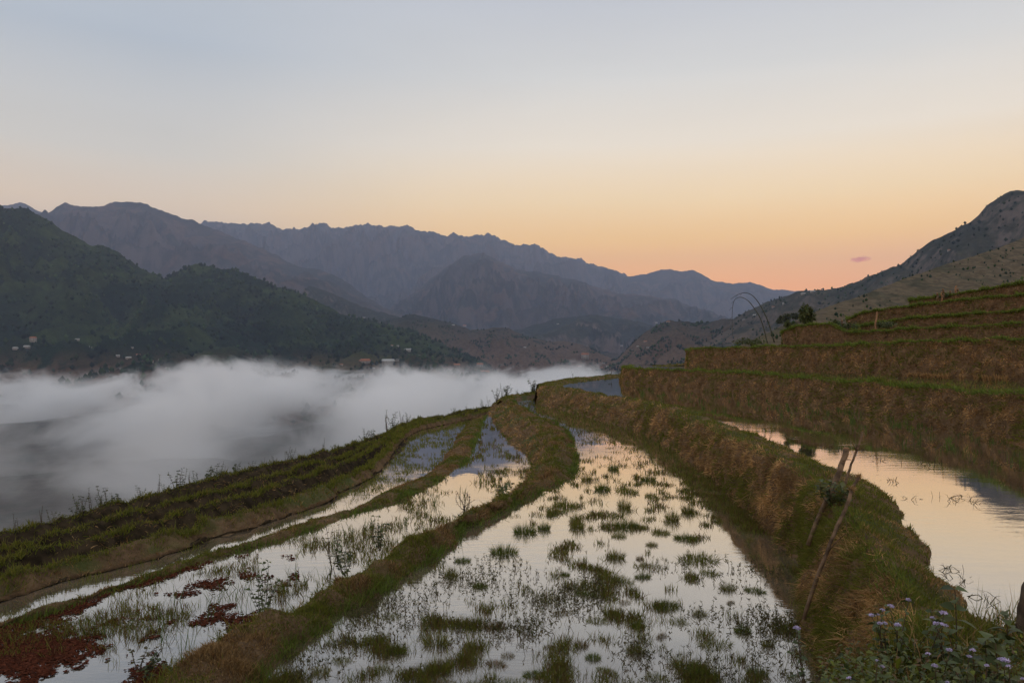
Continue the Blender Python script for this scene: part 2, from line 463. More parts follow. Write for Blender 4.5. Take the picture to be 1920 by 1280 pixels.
def fog_mat():
    m, t = mat('valley_fog'); n = N(t)
    P = n.pos()
    sp = n('ShaderNodeSeparateXYZ', {0: P})
    X, Y, Z = sp.outputs
    st = n('ShaderNodeVectorMath', {0: P, 1: (1, .75, 1.6)}, operation='MULTIPLY').outputs[0]
    big = n.noise(st, .0021, 1, .5)
    fine = n.noise(st, .0066, 8, .64, 1.1)
    top = n.math('ADD', -255, n.math('MULTIPLY', big, 190))
    top = n.math('ADD', top, n.math('MULTIPLY', fine, 200))
    h = n.math('SUBTRACT', top, Z)
    body = n.rng(h, -14, 52)
    nearf = n.rng(n.math('ADD', Y, n.math('MULTIPLY', X, .5)), 320, 1350, .03, 1.0)
    edge = n.math('MULTIPLY', n.rng(Y, 2450, 2150), n.rng(X, 430, 60))
    wisp = n.math('MULTIPLY', n.rng(fine, .43, .58, .02, 1.0), n.rng(big, .36, .52, .12, 1.0))
    d = n.math('MULTIPLY', n.math('MULTIPLY', body, nearf), n.math('MULTIPLY', edge, wisp))
    d = n.math('MULTIPLY', d, .045)
    v = n('ShaderNodeVolumePrincipled', {'Color': (1, .995, .99, 1), 'Density': d, 'Anisotropy': .15})
    n.out(vol=v.outputs[0])
    m.cycles.volume_step_rate = 0.14
    return m
fog = box('valley_fog', (-2900, 320, -172), (640, 2460, 0), fog_mat())
tag(fog, 'white fog bank filling the valley below the terraces', 'fog', kind='stuff')

def haze_mat():
    m, t = mat('mountain_haze'); n = N(t)
    v = n('ShaderNodeVolumePrincipled', {'Color': (.60, .72, 1.0, 1), 'Density': 5.0e-5, 'Anisotropy': 0.0})
    n.out(vol=v.outputs[0]); return m
haze = box('haze', (-17000, -2500, -420), (17000, 22500, 2960), haze_mat())
tag(haze, 'blue evening haze over the valley and mountains', 'haze', kind='stuff')

# ------------------------------------------------------------------ rice terraces: levels (m below the eye)
LA, LB, LC, LD, LE = -2.45, -1.70, -.82, -2.85, -3.0

def line(pts):
    return np.array(pts, float)
def resample(P, n):
    P = np.asarray(P, float)
    d = np.linalg.norm(np.diff(P[:, :2], axis=0), axis=1)
    ym = np.maximum(np.hypot(P[:-1, 0], P[:-1, 1]), np.hypot(P[1:, 0], P[1:, 1])) + 2
    t = np.concatenate([[0], np.cumsum(d / ym)]); t /= t[-1]
    u = np.linspace(0, 1, n)
    # smooth (monotone-tangent cubic) through the stations
    out = np.empty((n, 3))
    m = np.gradient(P, t, axis=0)
    k = np.clip(np.searchsorted(t, u, side='right') - 1, 0, len(t) - 2)
    h = (t[k + 1] - t[k])[:, None]; s = ((u - t[k])[:, None]) / h
    out = ((2 * s**3 - 3 * s**2 + 1) * P[k] + (s**3 - 2 * s**2 + s) * h * m[k] * .6 + (-2 * s**3 + 3 * s**2) * P[k + 1] + (s**3 - s**2) * h * m[k + 1] * .6)
    return out

class Bank:
    """an earth bank swept along the photo's lines. lines: cross-section lines from one side to the other;
       zones[i] names the strip between lines i and i+1: 'under', 'wall' or 'top'"""
    def __init__(s, lines, zones, n=160, sub=5, rough=.05, seed=1, name='terrace_bank', label='', wallmat=None):
        L = [resample(l, n) for l in lines]
        rows, zz = [L[0]], []
        for i in range(len(L) - 1):
            k = 1 if zones[i] == 'under' else sub
            for j in range(1, k + 1):
                t = j / k
                p = L[i] * (1 - t) + L[i + 1] * t
                rows.append(p); zz.append(zones[i])
        S = np.stack(rows, 1)                      # n, m, 3
        du = np.gradient(S, axis=0); dv = np.gradient(S, axis=1)
        Nn = np.cross(du, dv); Nn /= np.linalg.norm(Nn, axis=2, keepdims=True) + 1e-9
        if Nn[:, :, 2].mean() < 0: Nn = -Nn; s.flip = True
        else: s.flip = False
        a = fbm(S[:, :, 0] * 1.1 + S[:, :, 2] * .9, S[:, :, 1] * 1.1, seed, 5, .6) + .6 * fbm(S[:, :, 0] * 4 + S[:, :, 2] * 3, S[:, :, 1] * 4, seed + 40, 2)
        S = S + Nn * (a * rough)[:, :, None]
        s.S, s.N, s.zz, s.n, s.m = S, Nn, zz, n, S.shape[1]
        T = grid_faces(n, s.m)
        if not s.flip: T = T[:, ::1]
        s.obj = mesh_np(name, S.reshape(-1, 3), T, M_SOIL, smooth=True)
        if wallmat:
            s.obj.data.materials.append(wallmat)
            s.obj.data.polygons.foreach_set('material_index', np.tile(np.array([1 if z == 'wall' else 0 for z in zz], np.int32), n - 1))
        tag(s.obj, label, 'bank', kind='structure')
    def sample(s, zone, count, rs, pw=1.6, roww=None):
        """random points on a zone, thinned with distance"""
        A = s.S[:-1, :-1]; B = s.S[1:, :-1]; C = s.S[1:, 1:]; D = s.S[:-1, 1:]
        area = np.linalg.norm(np.cross(B - A, D - A), axis=2)
        cen = (A + C) / 2
        dist = np.linalg.norm(cen, axis=2)
        ok = np.array([z == zone for z in s.zz])[None, :] & np.ones(area.shape, bool)
        # only what lies within (or just outside) the view
        vis = (np.abs(cen[:, :, 0]) < cen[:, :, 1] * .80 + .6) & (cen[:, :, 1] > 2.2)
        wgt = np.where(ok & vis, area / dist ** pw, 0)
        if roww is not None: wgt = wgt * roww[None, :]
        wgt = wgt.ravel(); wgt /= wgt.sum()
        c = rs.choice(len(wgt), count, p=wgt)
        i, j = np.unravel_index(c, area.shape)
        u, v = rs.random(count)[:, None], rs.random(count)[:, None]
        P = A[i, j] * (1 - u) * (1 - v) + B[i, j] * u * (1 - v) + C[i, j] * u * v + D[i, j] * (1 - u) * v
        return P, s.N[i, j]

class Blades:
    """thousands of grass blades as one mesh, each blade two segments with its own tint"""
    def __init__(s): s.V, s.C = [], []
    def add(s, P, U, h, wd, bend, col):
        n = len(P)
        U = U / (np.linalg.norm(U, axis=1, keepdims=True) + 1e-9)
        rnd = rng.normal(size=(n, 3)); rnd[:, 2] *= .3
        side = np.cross(U, rnd); side /= np.linalg.norm(side, axis=1, keepdims=True) + 1e-9
        h = np.broadcast_to(h, n)[:, None]; wd = np.broadcast_to(wd, n)[:, None]
        mid = P + U * h * .55 + bend * h * .30
        tip = P + U * h * .92 + bend * h
        v = np.stack([P - side * wd * .5, P + side * wd * .5, mid + side * wd * .38, mid - side * wd * .38, tip], 1)
        s.V.append(v.reshape(-1, 3))
        s.C.append(np.repeat(np.broadcast_to(col, (n, 3)), 5, axis=0))
    def build(s, name, label, cat='grass', m=None):
        V = np.concatenate(s.V); C = np.concatenate(s.C)
        b = np.arange(len(V) // 5, dtype=np.int32)[:, None] * 5
        T = np.concatenate([b + [0, 1, 2], b + [0, 2, 3], b + [3, 2, 4]])
        o = mesh_np(name, V, T, m or M_GRASS, attrs={'tint': C})
        if label: tag(o, label, cat, kind='stuff')
        return o

GREEN = np.array([[.125, .145, .014], [.160, .172, .020], [.095, .110, .013], [.190, .168, .030], [.150, .135, .026]])
STRAW = np.array([[.420, .252, .100], [.320, .180, .068], [.500, .318, .145], [.235, .132, .052], [.365, .232, .088]])
TSTRAW = np.array([[.320, .200, .092], [.265, .158, .070], [.350, .225, .110], [.225, .136, .062]])
FRINGE = np.array([[.120, .165, .022], [.150, .190, .030], [.100, .135, .022]])
def pick(pal, n):
    return pal[rng.integers(0, len(pal), n)] * rng.uniform(.75, 1.3, (n, 1))
def wpx(P, base):                      # blades never thinner than about two thirds of a pixel
    return np.maximum(base, .00085 * np.linalg.norm(P, axis=1)) * rng.uniform(.7, 1.3, len(P))

def grow(bank, tops, walls, bl, green=.5, hmax=.11, seed=0, wallgreen=.22, pw=1.6, steep=0.0, straw=None, roww=None, wl=.085):
    """turf on a bank's top, dry hanging grass with green tufts down its face"""
    rs = np.random.default_rng(seed + 100)
    if tops:
        P, Nn = bank.sample('top', tops, rs, pw, roww)
        g = 1.1 * fbm(P[:, 0] * .7, P[:, 1] * .7, seed, 2) + .5 * fbm(P[:, 0] * 2.4, P[:, 1] * 2.4, seed + 9, 2) + rng.normal(0, .28, len(P))
        isg = g > (.5 - green) * 1.6 + steep * np.clip(.97 - Nn[:, 2], 0, .5) * 6
        col = np.where(isg[:, None], pick(GREEN, len(P)), pick(STRAW, len(P)) * (.75 if steep else 1))
        clump = .35 + 1.3 * np.clip(fbm(P[:, 0] * 2.6, P[:, 1] * 2.6, seed + 3, 3) + .45, 0, 1.3) ** 1.8
        h = hmax * clump * rng.uniform(.5, 1.25, len(P)) * np.where(isg, 1, .75)
        U = np.array([0, 0, 1]) + Nn * .35 + rng.normal(0, .30, (len(P), 3))
        bend = rng.normal(0, .38, (len(P), 3)); bend[:, 2] = -.12
        bl.add(P, U, h, wpx(P, .006), bend, col)
    if walls:
        P, Nn = bank.sample('wall', walls, rs, pw)
        g = fbm(P[:, 0] * .8 + P[:, 2] * 1.3, P[:, 1] * .8 + P[:, 2], seed + 7, 3) + rng.normal(0, .22, len(P))
        wg = np.clip(wallgreen + np.clip((9 - P[:, 1]) / 9, 0, .45), 0, .6)
        isg = g > np.quantile(g, 1 - wallgreen) - (wg - wallgreen) * 1.2
        patch = .55 + .75 * np.clip(fbm(P[:, 0] * 1.7 + P[:, 2] * 2, P[:, 1] * 1.7, seed + 17, 3) + .45, 0, 1.2)
        col = np.where(isg[:, None], pick(GREEN, len(P)), pick(STRAW if straw is None else straw, len(P)) * patch[:, None])
        tuft = .5 + .9 * np.clip(fbm(P[:, 0] * 3 + P[:, 2] * 3, P[:, 1] * 3, seed + 5, 2) + .4, 0, 1)
        h = wl * tuft * rng.uniform(.4, 1.5, len(P))
        U = Nn * .5 + np.array([0, 0, -.05]) + rng.normal(0, .62, (len(P), 3))
        bend = rng.normal(0, .40, (len(P), 3)); bend[:, 2] -= np.where(isg, .0, .30)
        bl.add(P, U, h, wpx(P, .006), bend, col)

def fringe(bank, row, count, bl, h, pal, out=.25, seed=0):
    """thick green grass along one line of a bank, such as the crest of a wall"""
    rs = np.random.default_rng(seed + 900)
    L_ = bank.S[:, row]; d = np.linalg.norm(np.diff(L_, axis=0), axis=1) / np.linalg.norm(L_[:-1], axis=1) ** 1.2
    vis = (np.abs(L_[:-1, 0]) < L_[:-1, 1] * .80) & (L_[:-1, 1] > 2)
    wgt = d * vis; wgt /= wgt.sum()
    i = rs.choice(len(wgt), count, p=wgt); t = rs.random((count, 1))
    P = L_[i] * (1 - t) + L_[i + 1] * t + np.concatenate([rs.normal(0, .06, (count, 2)), rs.uniform(-.05, .0, (count, 1))], 1)
    gap = np.clip(fbm(P[:, 0] * 1.3, P[:, 1] * 1.3, seed + 2, 3) + .75, .25, 1.3)
    U = np.array([0, 0, 1.]) + bank.N[i, max(row - 2, 0)] * out + rs.normal(0, .35, (count, 3))
    bend = rs.normal(0, .35, (count, 3)); bend[:, 2] -= .15
    bl.add(P, U, h * gap * rs.uniform(.5, 1.3, count), wpx(P, .006), bend, pick(pal, count))

def shift(P, dx=0, dy=0, z=None, dz=0):
    Q = np.array(P, float); Q[:, 0] += dx; Q[:, 1] += dy
    if z is not None: Q[:, 2] = z
    Q[:, 2] += dz
    return Q
def onray(px, py, Y):
    return W(px, py, Y)

# --- the long wall between the middle paddy and the upper right paddy
ab_foot_px = [(1009, 757), (1069, 772), (1131, 790), (1194, 808), (1250, 838), (1298, 866), (1357, 917), (1415, 975), (1454, 1012), (1500, 1055), (1509, 1151), (1505, 1178), (1530, 1280)]
ab_foot = [G(x, y, LA) for x, y in ab_foot_px]
ab_crest_px = [(1012, 721), (1069, 728), (1131, 740), (1194, 749), (1250, 766), (1298, 783), (1357, 809), (1415, 834), (1454, 855), (1500, 876)]
ab_crest = [onray(x, y, f[1] * 1.10) for (x, y), f in zip(ab_crest_px, ab_foot)]
ab_crest += [np.array(p) for p in ((3.20, 7.2, -1.43), (3.06, 6.7, -1.44), (2.74, 5.6, -1.45), (2.42, 4.6, -1.45), (2.1, 3.8, -1.45), (1.7, 3.0, -1.45))]
ab_foot += [np.array(p) for p in ((2.05, 4.7, LA), (1.75, 3.9, LA), (1.3, 3.0, LA))]
ab_back = [G(x, y, LB + .17) for x, y in [(1045, 722), (1087, 728), (1134, 736), (1190, 745), (1253, 755), (1305, 769), (1327, 781), (1390, 801), (1453, 825), (1516, 851), (1560, 869), (1615, 888), (1640, 922), (1665, 946), (1655, 965), (1690, 1000), (1720, 1050), (1770, 1100), (1790, 1135)]]
ab_back += [np.array(p) for p in ((2.85, 4.4, LB), (2.75, 3.6, LB), (2.5, 2.8, LB))]
ab_foot = [np.array(p) for p in ((3.6, 49, LA - .6), (2.3, 43.5, LA - .2), (1.6, 40, LA))] + ab_foot
ab_crest = [np.array(p) for p in ((4.3, 52, -1.62), (3.0, 47, -1.62), (2.2, 43.5, -1.62))] + ab_crest
ab_back = [np.array(p) for p in ((5.2, 53, LB), (4.0, 48, LB), (3.1, 44.5, LB))] + ab_back
ab_foot, ab_crest, ab_back = line(ab_foot), line(ab_crest), line(ab_back)
N_AB = 260
rf, rc, rb = resample(ab_foot, N_AB), resample(ab_crest, N_AB), resample(ab_back, N_AB)
mid1 = rf * .58 + rc * .42 + np.array([-.06, -.03, .05]); mid2 = rf * .22 + rc * .78 + np.array([-.06, 0, .07])
tb = rb.copy(); tb[:, 2] = np.minimum(LB + .09, rc[:, 2])
rb = rb + np.array([.22, .12, 0]); rb[:, 2] = LB
tm = rc * .5 + tb * .5; tm[:, 2] = rc[:, 2] * .6 + tb[:, 2] * .4
_res = resample
resample = lambda P, k: np.asarray(P) if len(P) == k else _res(P, k)
bank_ab = Bank([shift(rf, -.15, 0, LA - .45), rf, mid1, mid2, rc, tm, tb, rb, shift(rb, .1, 0, LB - .4)],
               ['under', 'wall', 'wall', 'wall', 'top', 'top', 'top', 'under'], N_AB, 6, .07, 3,
               label='long curving earth wall between the middle and upper paddies')

# --- outer lip of the upper paddy, at its far end
bo_crest = line([onray(x, y, Y) for x, y, Y in [(1175, 700, 63), (1162, 701, 60), (1134, 703, 56.5), (1087, 708, 50.5), (1045, 713, 46), (1022, 717, 43), (1012, 720, 41)]])
bo_in = line([G(x, y, LB) for x, y in [(1172, 706), (1159, 707.5), (1134, 709.5), (1087, 715), (1058, 719), (1046, 722), (1050, 726)]])
bank_bo = Bank([shift(bo_crest, -1.1, 1.2, None, -5), shift(bo_crest, -.32, .3, None, -.9), shift(bo_crest, -.12, .1, None, -.05), bo_crest, bo_in, shift(bo_in, .1, 0, LB - .4)],
               ['wall', 'wall', 'top', 'top', 'under'], 60, 4, .04, 5, label='thin grassy lip round the far end of the upper paddy')

# --- terraces climbing to the right
def terrace(pts, lean, label, seed, topback, foot_z=None, n=150, h=1.0):
    """pts: (px, crest py, foot py or None, foot distance)"""
    foot = line([np.array([(x - 960) / F * Y, Y, (HY - f) / F * Y if f else 0]) for x, c, f, Y in pts])
    tg_ = np.gradient(foot[:, :2], axis=0); tg_ /= np.linalg.norm(tg_, axis=1, keepdims=True)
    crest = foot.copy(); crest[:, 0] -= tg_[:, 1] * lean; crest[:, 1] += tg_[:, 0] * lean      # leans back into the hill
    crest[:, 2] = [(HY - c) / F * q[1] for (x, c, f, Y), q in zip(pts, crest)]
    if foot_z is not None: foot[:, 2] = foot_z
    else: foot[:, 2] = crest[:, 2] - h
    n0 = resample(foot, n); c0 = resample(crest, n)
    m1 = n0 * .55 + c0 * .45 + np.array([0, 0, .04]); m2 = n0 * .18 + c0 * .82 + np.array([0, 0, .05])
    t1 = c0 * (1 + .45 / c0[:, 1:2]); t1[:, 2] = c0[:, 2] - .02
    t2 = c0 * (1 + topback / c0[:, 1:2]); t2[:, 2] = c0[:, 2] - .12
    return Bank([shift(n0, 0, -.1, None, -.4), n0, m1, m2, c0, t1, t2], ['under', 'wall', 'wall', 'wall', 'top', 'flat'], n, 5, .06 if foot_z is not None else .035, seed, label=label)

def BY(py, z): return z * F / (HY - py)
t2_pts = [(1192, 686, 0, 62.35), (1168, 687, 0, 51.60), (1162, 688, 0, 48.38), (1166, 688, 0, 45.69), (1200, 691, 0, 40.85), (1284, 694, 0, 36.01), (1379, 698, 0, 31.17), (1474, 705, 0, 26.88), (1559, 714, 0, 23.65), (1640, 718, 0, 20.64), (1701, 723, 0, 18.70), (1807, 734, 0, 16.34), (1920, 739, 0, 13.87), (2050, 752, 0, 11.82), (2300, 790, 0, 9.03), (2700, 860, 0, 6.67)]
bank_t2 = terrace(t2_pts, .22, 'lowest brown terrace wall along the upper paddy', 12, 1.2, LB)
t3_pts = [(1312, 655, 0, 60), (1292, 655, 0, 51), (1284, 656, 0, 47.5), (1291, 654, 0, 45.5), (1390, 650, 0, 40), (1470, 648, 0, 36), (1559, 647, 0, 32), (1620, 643, 0, 29), (1770, 638, 0, 25), (1920, 634, 0, 22), (2150, 628, 0, 18.5), (2600, 610, 0, 14)]
bank_t3 = terrace(t3_pts, .20, 'tall brown terrace wall level with the eye', 13, 5.5, LC)
t4_pts = [(1490, 618, 0, 52), (1468, 622, 0, 46), (1463, 624, 0, 44.3), (1468, 619, 0, 43), (1493, 611, 0, 41.5), (1518, 609, 0, 40.5), (1560, 608, 0, 38.5), (1578, 620, 0, 37.5), (1643, 620, 0, 35), (1695, 616, 0, 33), (1807, 611, 0, 30), (1920, 604, 0, 27), (2150, 594, 0, 23), (2600, 570, 0, 18)]
bank_t4 = terrace(t4_pts, .14, 'fourth terrace wall with a bulging left end', 14, 4.5, None, h=1.35)
t5_pts = [(1610, 612, 0, 46), (1596, 614, 0, 43), (1610, 611, 0, 41), (1672, 600, 0, 38), (1714, 595, 0, 36.5), (1807, 589, 0, 34), (1920, 580, 0, 31), (2150, 562, 0, 27), (2600, 530, 0, 22)]
bank_t5 = terrace(t5_pts, .14, 'fifth terrace wall above the leaning post', 15, 4.5, None, h=1.0)
t6_pts = [(1604, 594, 0, 54), (1590, 598, 0, 49.5), (1590, 596, 0, 47), (1610, 588, 0, 46), (1643, 581, 0, 44.5), (1706, 573, 0, 42), (1807, 561, 0, 38.5), (1920, 551, 0, 35), (2150, 530, 0, 31), (2600, 490, 0, 26)]
bank_t6 = terrace(t6_pts, .14, 'sixth terrace wall, long and straight, under the topmost one', 16, 4.5, None, h=1.1)
t7_pts = [(1725, 562, 0, 54), (1708, 564, 0, 49.5), (1707, 562, 0, 47), (1751, 556, 0, 45), (1817, 546, 0, 42.5), (1920, 530, 0, 39), (2150, 500, 0, 35), (2600, 450, 0, 30)]
bank_t7 = terrace(t7_pts, .14, 'topmost terrace wall with wooden stakes at its end', 17, 12, None, h=1.0)
# outer lip of the strip above the lowest wall
c_lip = line([onray(x, y, Y) for x, y, Y in [(1305, 681, 60), (1262, 683, 57), (1222, 685.5, 55)]])
bank_cl = Bank([shift(c_lip, -.3, 1.6, None, -4.5), shift(c_lip, -.1, .4, None, -.6), c_lip, shift(c_lip, .5, -.8, None, -.06), shift(c_lip, .7, -1.3, LC - .3)],
               ['wall', 'top', 'top', 'under'], 50, 4, .04, 19, label='grassy lip at the left end of the second terrace')

# --- bank between the middle paddy and the lower left paddy
ad_r = [G(x, y, LA) for x, y in [(950, 745), (958, 751), (979, 765), (1020, 787), (1057, 804), (1074, 829), (1082, 866), (1078, 884), (1062, 900), (1010, 925), (960, 948), (916, 974), (866, 990), (857, 1022), (828, 1034), (807, 1054), (756, 1081), (727, 1107), (699, 1119), (658, 1147), (616, 1179), (553, 1212), (511, 1248), (490, 1285), (430, 1340), (380, 1420)]]
ad_c = [G(x, y, LA + .17) for x, y in [(940, 741), (951, 750), (966, 769), (994, 787), (1020, 806), (1029, 823), (1027, 847), (1012, 876), (990, 900), (952, 922), (931, 939), (860, 962), (838, 981), (775, 1003), (737, 1029), (705, 1050), (655, 1069), (600, 1098), (553, 1115), (479, 1168), (426, 1196), (363, 1234), (310, 1276), (250, 1330), (180, 1420)]]
ad_l = [G(x, y, LD) for x, y in [(912, 773), (924, 784), (937, 802), (956, 829), (984, 847), (997, 866), (999, 885)]] + [c + np.array([-.45, .12, LD - LA - .17]) for c in ad_c[8:]]
ad_r, ad_l, ad_c = line(ad_r), line(ad_l), line(ad_c)
N_AD = 260
ar, al, c1 = _res(ad_r, N_AD), _res(ad_l, N_AD), _res(ad_c, N_AD)
cz = LA + .11 + .04 * fbm(np.linspace(0, 14, N_AD), np.zeros(N_AD), 4, 3)
c1[:, 2] = cz - .02
c2 = c1 * .5 + ar * .5; c2[:, 2] = cz + .02
wmid = al * .55 + c1 * .45; wmid[:, :2] = al[:, :2] * .62 + c1[:, :2] * .38
bank_ad = Bank([shift(al, -.1, 0, LD - .4), al, wmid, c1, c2, ar, shift(ar, .15, 0, LA - .4)], ['under', 'wall', 'wall', 'top', 'top', 'under'], N_AD, 5, .10, 23,
               label='grassy bank winding between the middle and lower left paddies')
# far lip of the middle paddy
ao = line([onray(x, y, Y) for x, y, Y in [(1020, 733, 46.5), (1009, 734, 46), (985, 737, 44), (962, 740, 42), (948, 744, 40), (938, 752, 38)]])
bank_ao = Bank([shift(ao, -5, 1.5, None, -5), shift(ao, -.7, .3, None, -.7), ao, shift(ao, .5, -.7, None, -.05), shift(ao, .7, -1.2, LA - .3)],
               ['wall', 'top', 'top', 'under'], 50, 4, .05, 29, label='thin grassy lip closing the far end of the middle paddy')

# --- bank between the lower left paddy and the weedy strip
de_r = line([G(x, y, LD) for x, y in [(912, 779), (908, 785), (899, 809), (887, 834), (878, 863), (859, 878), (815, 906), (771, 927), (731, 944), (682, 956), (646, 971), (610, 986), (562, 1000), (503, 1019), (452, 1032), (402, 1047), (360, 1061), (303, 1080), (211, 1106), (162, 1127), (93, 1150), (42, 1165), (0, 1177), (-150, 1222), (-400, 1300)]])
de_c = line([G(x, y, LD + .13) for x, y in [(896, 778), (891, 783), (874, 802), (864, 825), (847, 847), (826, 872), (775, 895), (729, 916), (689, 933), (661, 944), (610, 955), (566, 970), (524, 987), (461, 1008), (429, 1016), (372, 1031), (324, 1048), (274, 1064), (228, 1079), (181, 1095), (135, 1109), (84, 1127), (42, 1140), (0, 1152), (-150, 1197), (-400, 1275)]])
de_l = de_c + np.array([-.30, .22, LE - LD - .12])
N_DE = 240
dr, dl, d1 = _res(de_r, N_DE), _res(de_l, N_DE), _res(de_c, N_DE)
cz = LD + .06 + .03 * fbm(np.linspace(0, 16, N_DE), np.ones(N_DE), 6, 3)
d1[:, 2] = cz - .02; d2 = d1 * .5 + dr * .5; d2[:, 2] = cz
bank_de = Bank([shift(dl, -.1, .1, LE - .4), dl, d1, d2, dr, shift(dr, .1, -.1, LD - .4)], ['under', 'top', 'top', 'top', 'under'], N_DE, 5, .05, 31,
               label='low grassy bank along the left of the lower left paddy')

# --- overgrown outer strips falling to the valley
fe_px = [(925, 779), (905, 782), (872, 786), (819, 793), (788, 803), (764, 822), (759, 838), (724, 871), (682, 902), (640, 923), (608, 939), (556, 955), (503, 976), (429, 1001), (330, 1022), (291, 1036), (211, 1057), (101, 1087), (53, 1098), (0, 1112), (-150, 1155), (-400, 1235)]
fc_px = [(925, 767), (905, 772), (872, 778), (830, 786), (788, 795), (758, 810), (745, 822), (724, 848), (693, 877), (640, 900), (609, 918), (524, 946), (461, 965), (398, 978), (368, 994), (313, 1007), (264, 1021), (190, 1038), (116, 1054), (53, 1072), (0, 1089), (-150, 1130), (-400, 1205)]
fo_px = [(925, 765), (893, 771), (861, 776), (830, 783), (798, 786), (767, 797), (745, 805), (724, 819), (682, 831), (640, 845), (609, 854), (566, 864), (524, 873), (482, 883), (429, 894), (381, 913), (313, 930), (250, 946), (158, 969), (105, 988), (59, 999), (0, 1014), (-150, 1050), (-400, 1110)]
fe = line([G(x, y, LE) for x, y in fe_px])
fc = line([G(x, y, -2.76) for x, y in fc_px])
fo = line([G(x, y, -3.2 + .28 * max(0, (x - 800)) / 125) for x, y in fo_px])
N_F = 220
e0, c0, o0 = _res(fe, N_F), _res(fc, N_F), _res(fo, N_F)
wd = np.linalg.norm((c0 - o0)[:, :2], axis=1)
dip = np.clip(wd * .19, 0, .60)
def mixl(t, d):
    q = c0 * (1 - t) + o0 * t; q[:, 2] += d * dip; return q
# outward direction, down to the valley
tg = np.gradient(o0[:, :2], axis=0); nn = np.stack([-tg[:, 1], tg[:, 0]], 1); nn /= np.linalg.norm(nn, axis=1, keepdims=True)
if nn[:, 0].mean() > 0: nn = -nn
def outw(r, dz):
    q = o0.copy(); q[:, :2] += nn * r; q[:, 2] += dz; return q
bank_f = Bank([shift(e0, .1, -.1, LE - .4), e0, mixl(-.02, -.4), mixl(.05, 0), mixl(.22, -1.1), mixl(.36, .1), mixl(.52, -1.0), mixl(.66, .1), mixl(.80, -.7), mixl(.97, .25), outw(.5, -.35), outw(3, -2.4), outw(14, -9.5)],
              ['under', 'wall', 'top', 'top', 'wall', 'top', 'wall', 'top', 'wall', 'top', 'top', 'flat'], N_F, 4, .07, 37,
              label='overgrown grassy strips along the outer edge above the fog', wallmat=M_DARKSOIL)

# --- the ground the photographer stands on, at the near end
def platform():
    nx, ny = 120, 70
    x = np.linspace(-9, 12, nx); y = np.linspace(-7, 4.9, ny)
    xx, yy = np.meshgrid(x, y, indexing='ij')
    edge = np.interp(xx, [-9, -2, 1.2, 1.9, 2.6, 3.4, 12], [2.4, 2.4, 2.6, 3.9, 4.45, 4.6, 4.8]) - .35
    z = -1.47 + .05 * fbm(xx * 1.2, yy * 1.2, 41, 4)
    over = np.clip((yy - edge) / .35, 0, 1.5)
    low = np.where(xx > 2.3, LB - .3, LA - .4)
    z = z + (low - z) * np.clip(over, 0, 1) ** 1.4
    V = np.stack([xx, yy, z], 2).reshape(-1, 3)
    o = mesh_np('path', V, grid_faces(nx, ny), M_SOIL, smooth=True)
    tag(o, 'weedy footpath at the near end of the paddies', 'path', kind='structure')
    return xx, yy, z
PLX, PLY, PLZ = platform()

# --- water sheets
def sheet(name, loop, z, m, label):
    P = np.array(loop, float)
    bm = bmesh.new()
    vs = [bm.verts.new((p[0], p[1], z)) for p in P]
    f = bm.faces.new(vs)
    bmesh.ops.triangulate(bm, faces=[f])
    bmesh.ops.recalc_face_normals(bm, faces=bm.faces)
    for f in bm.faces:
        if f.normal.z < 0: f.normal_flip()
    me = bpy.data.meshes.new(name); bm.to_mesh(me); bm.free()
    me.materials.append(m)
    o = bpy.data.objects.new(name, me); COL.objects.link(o)
    return tag(o, label, 'water', kind='structure')
def thin(P, k): return list(np.asarray(P)[::k, :2])
am = (al * .3 + ar * .7)
sheet('paddy_water', [(2.0, 47)] + thin(shift(rf, .12), 6) + [(1.2, 2.0), (-3, 2.0)] + thin(am[::-1], 6) + [(-.2, 44)], LA, M_WATER, 'flooded middle paddy dotted with grass tufts')
sheet('paddy_water', [(9.3, 64.5), (3.2, 48)] + thin(rb * .8 + rc * .2, 6) + [(2.7, 3.9), (14, 3.9), (16, 8)] + thin(shift(bank_t2.S[:, 1], 0, .25)[::-1], 6), LB, M_WATER_B, 'still upper paddy mirroring the sunset sky')
sheet('paddy_water', thin(shift(bank_t2.S[:, 21], 0, .2), 5) + thin(shift(bank_t3.S[:, 1], 0, .15)[::-1], 5) + [(12, 53)], LC, M_WATER_B, 'muddy strip of water below the eye-level terrace wall')
sheet('paddy_water', [(-1.1, 37.5)] + thin(al * .75 + ar * .25, 6) + [(-4.5, 3.2), (-12, 4.5)] + thin((dl * .35 + dr * .65)[::-1], 6), LD, M_WATER, 'flooded lower left paddy with red floating fern')
sheet('paddy_water', thin(dl * .8 + dr * .2, 6) + [(-11, 6.0)] + thin(shift(e0, -.1, .15)[::-1], 6), LE, M_WATER, 'narrow weedy ditch of water by the outer strips')

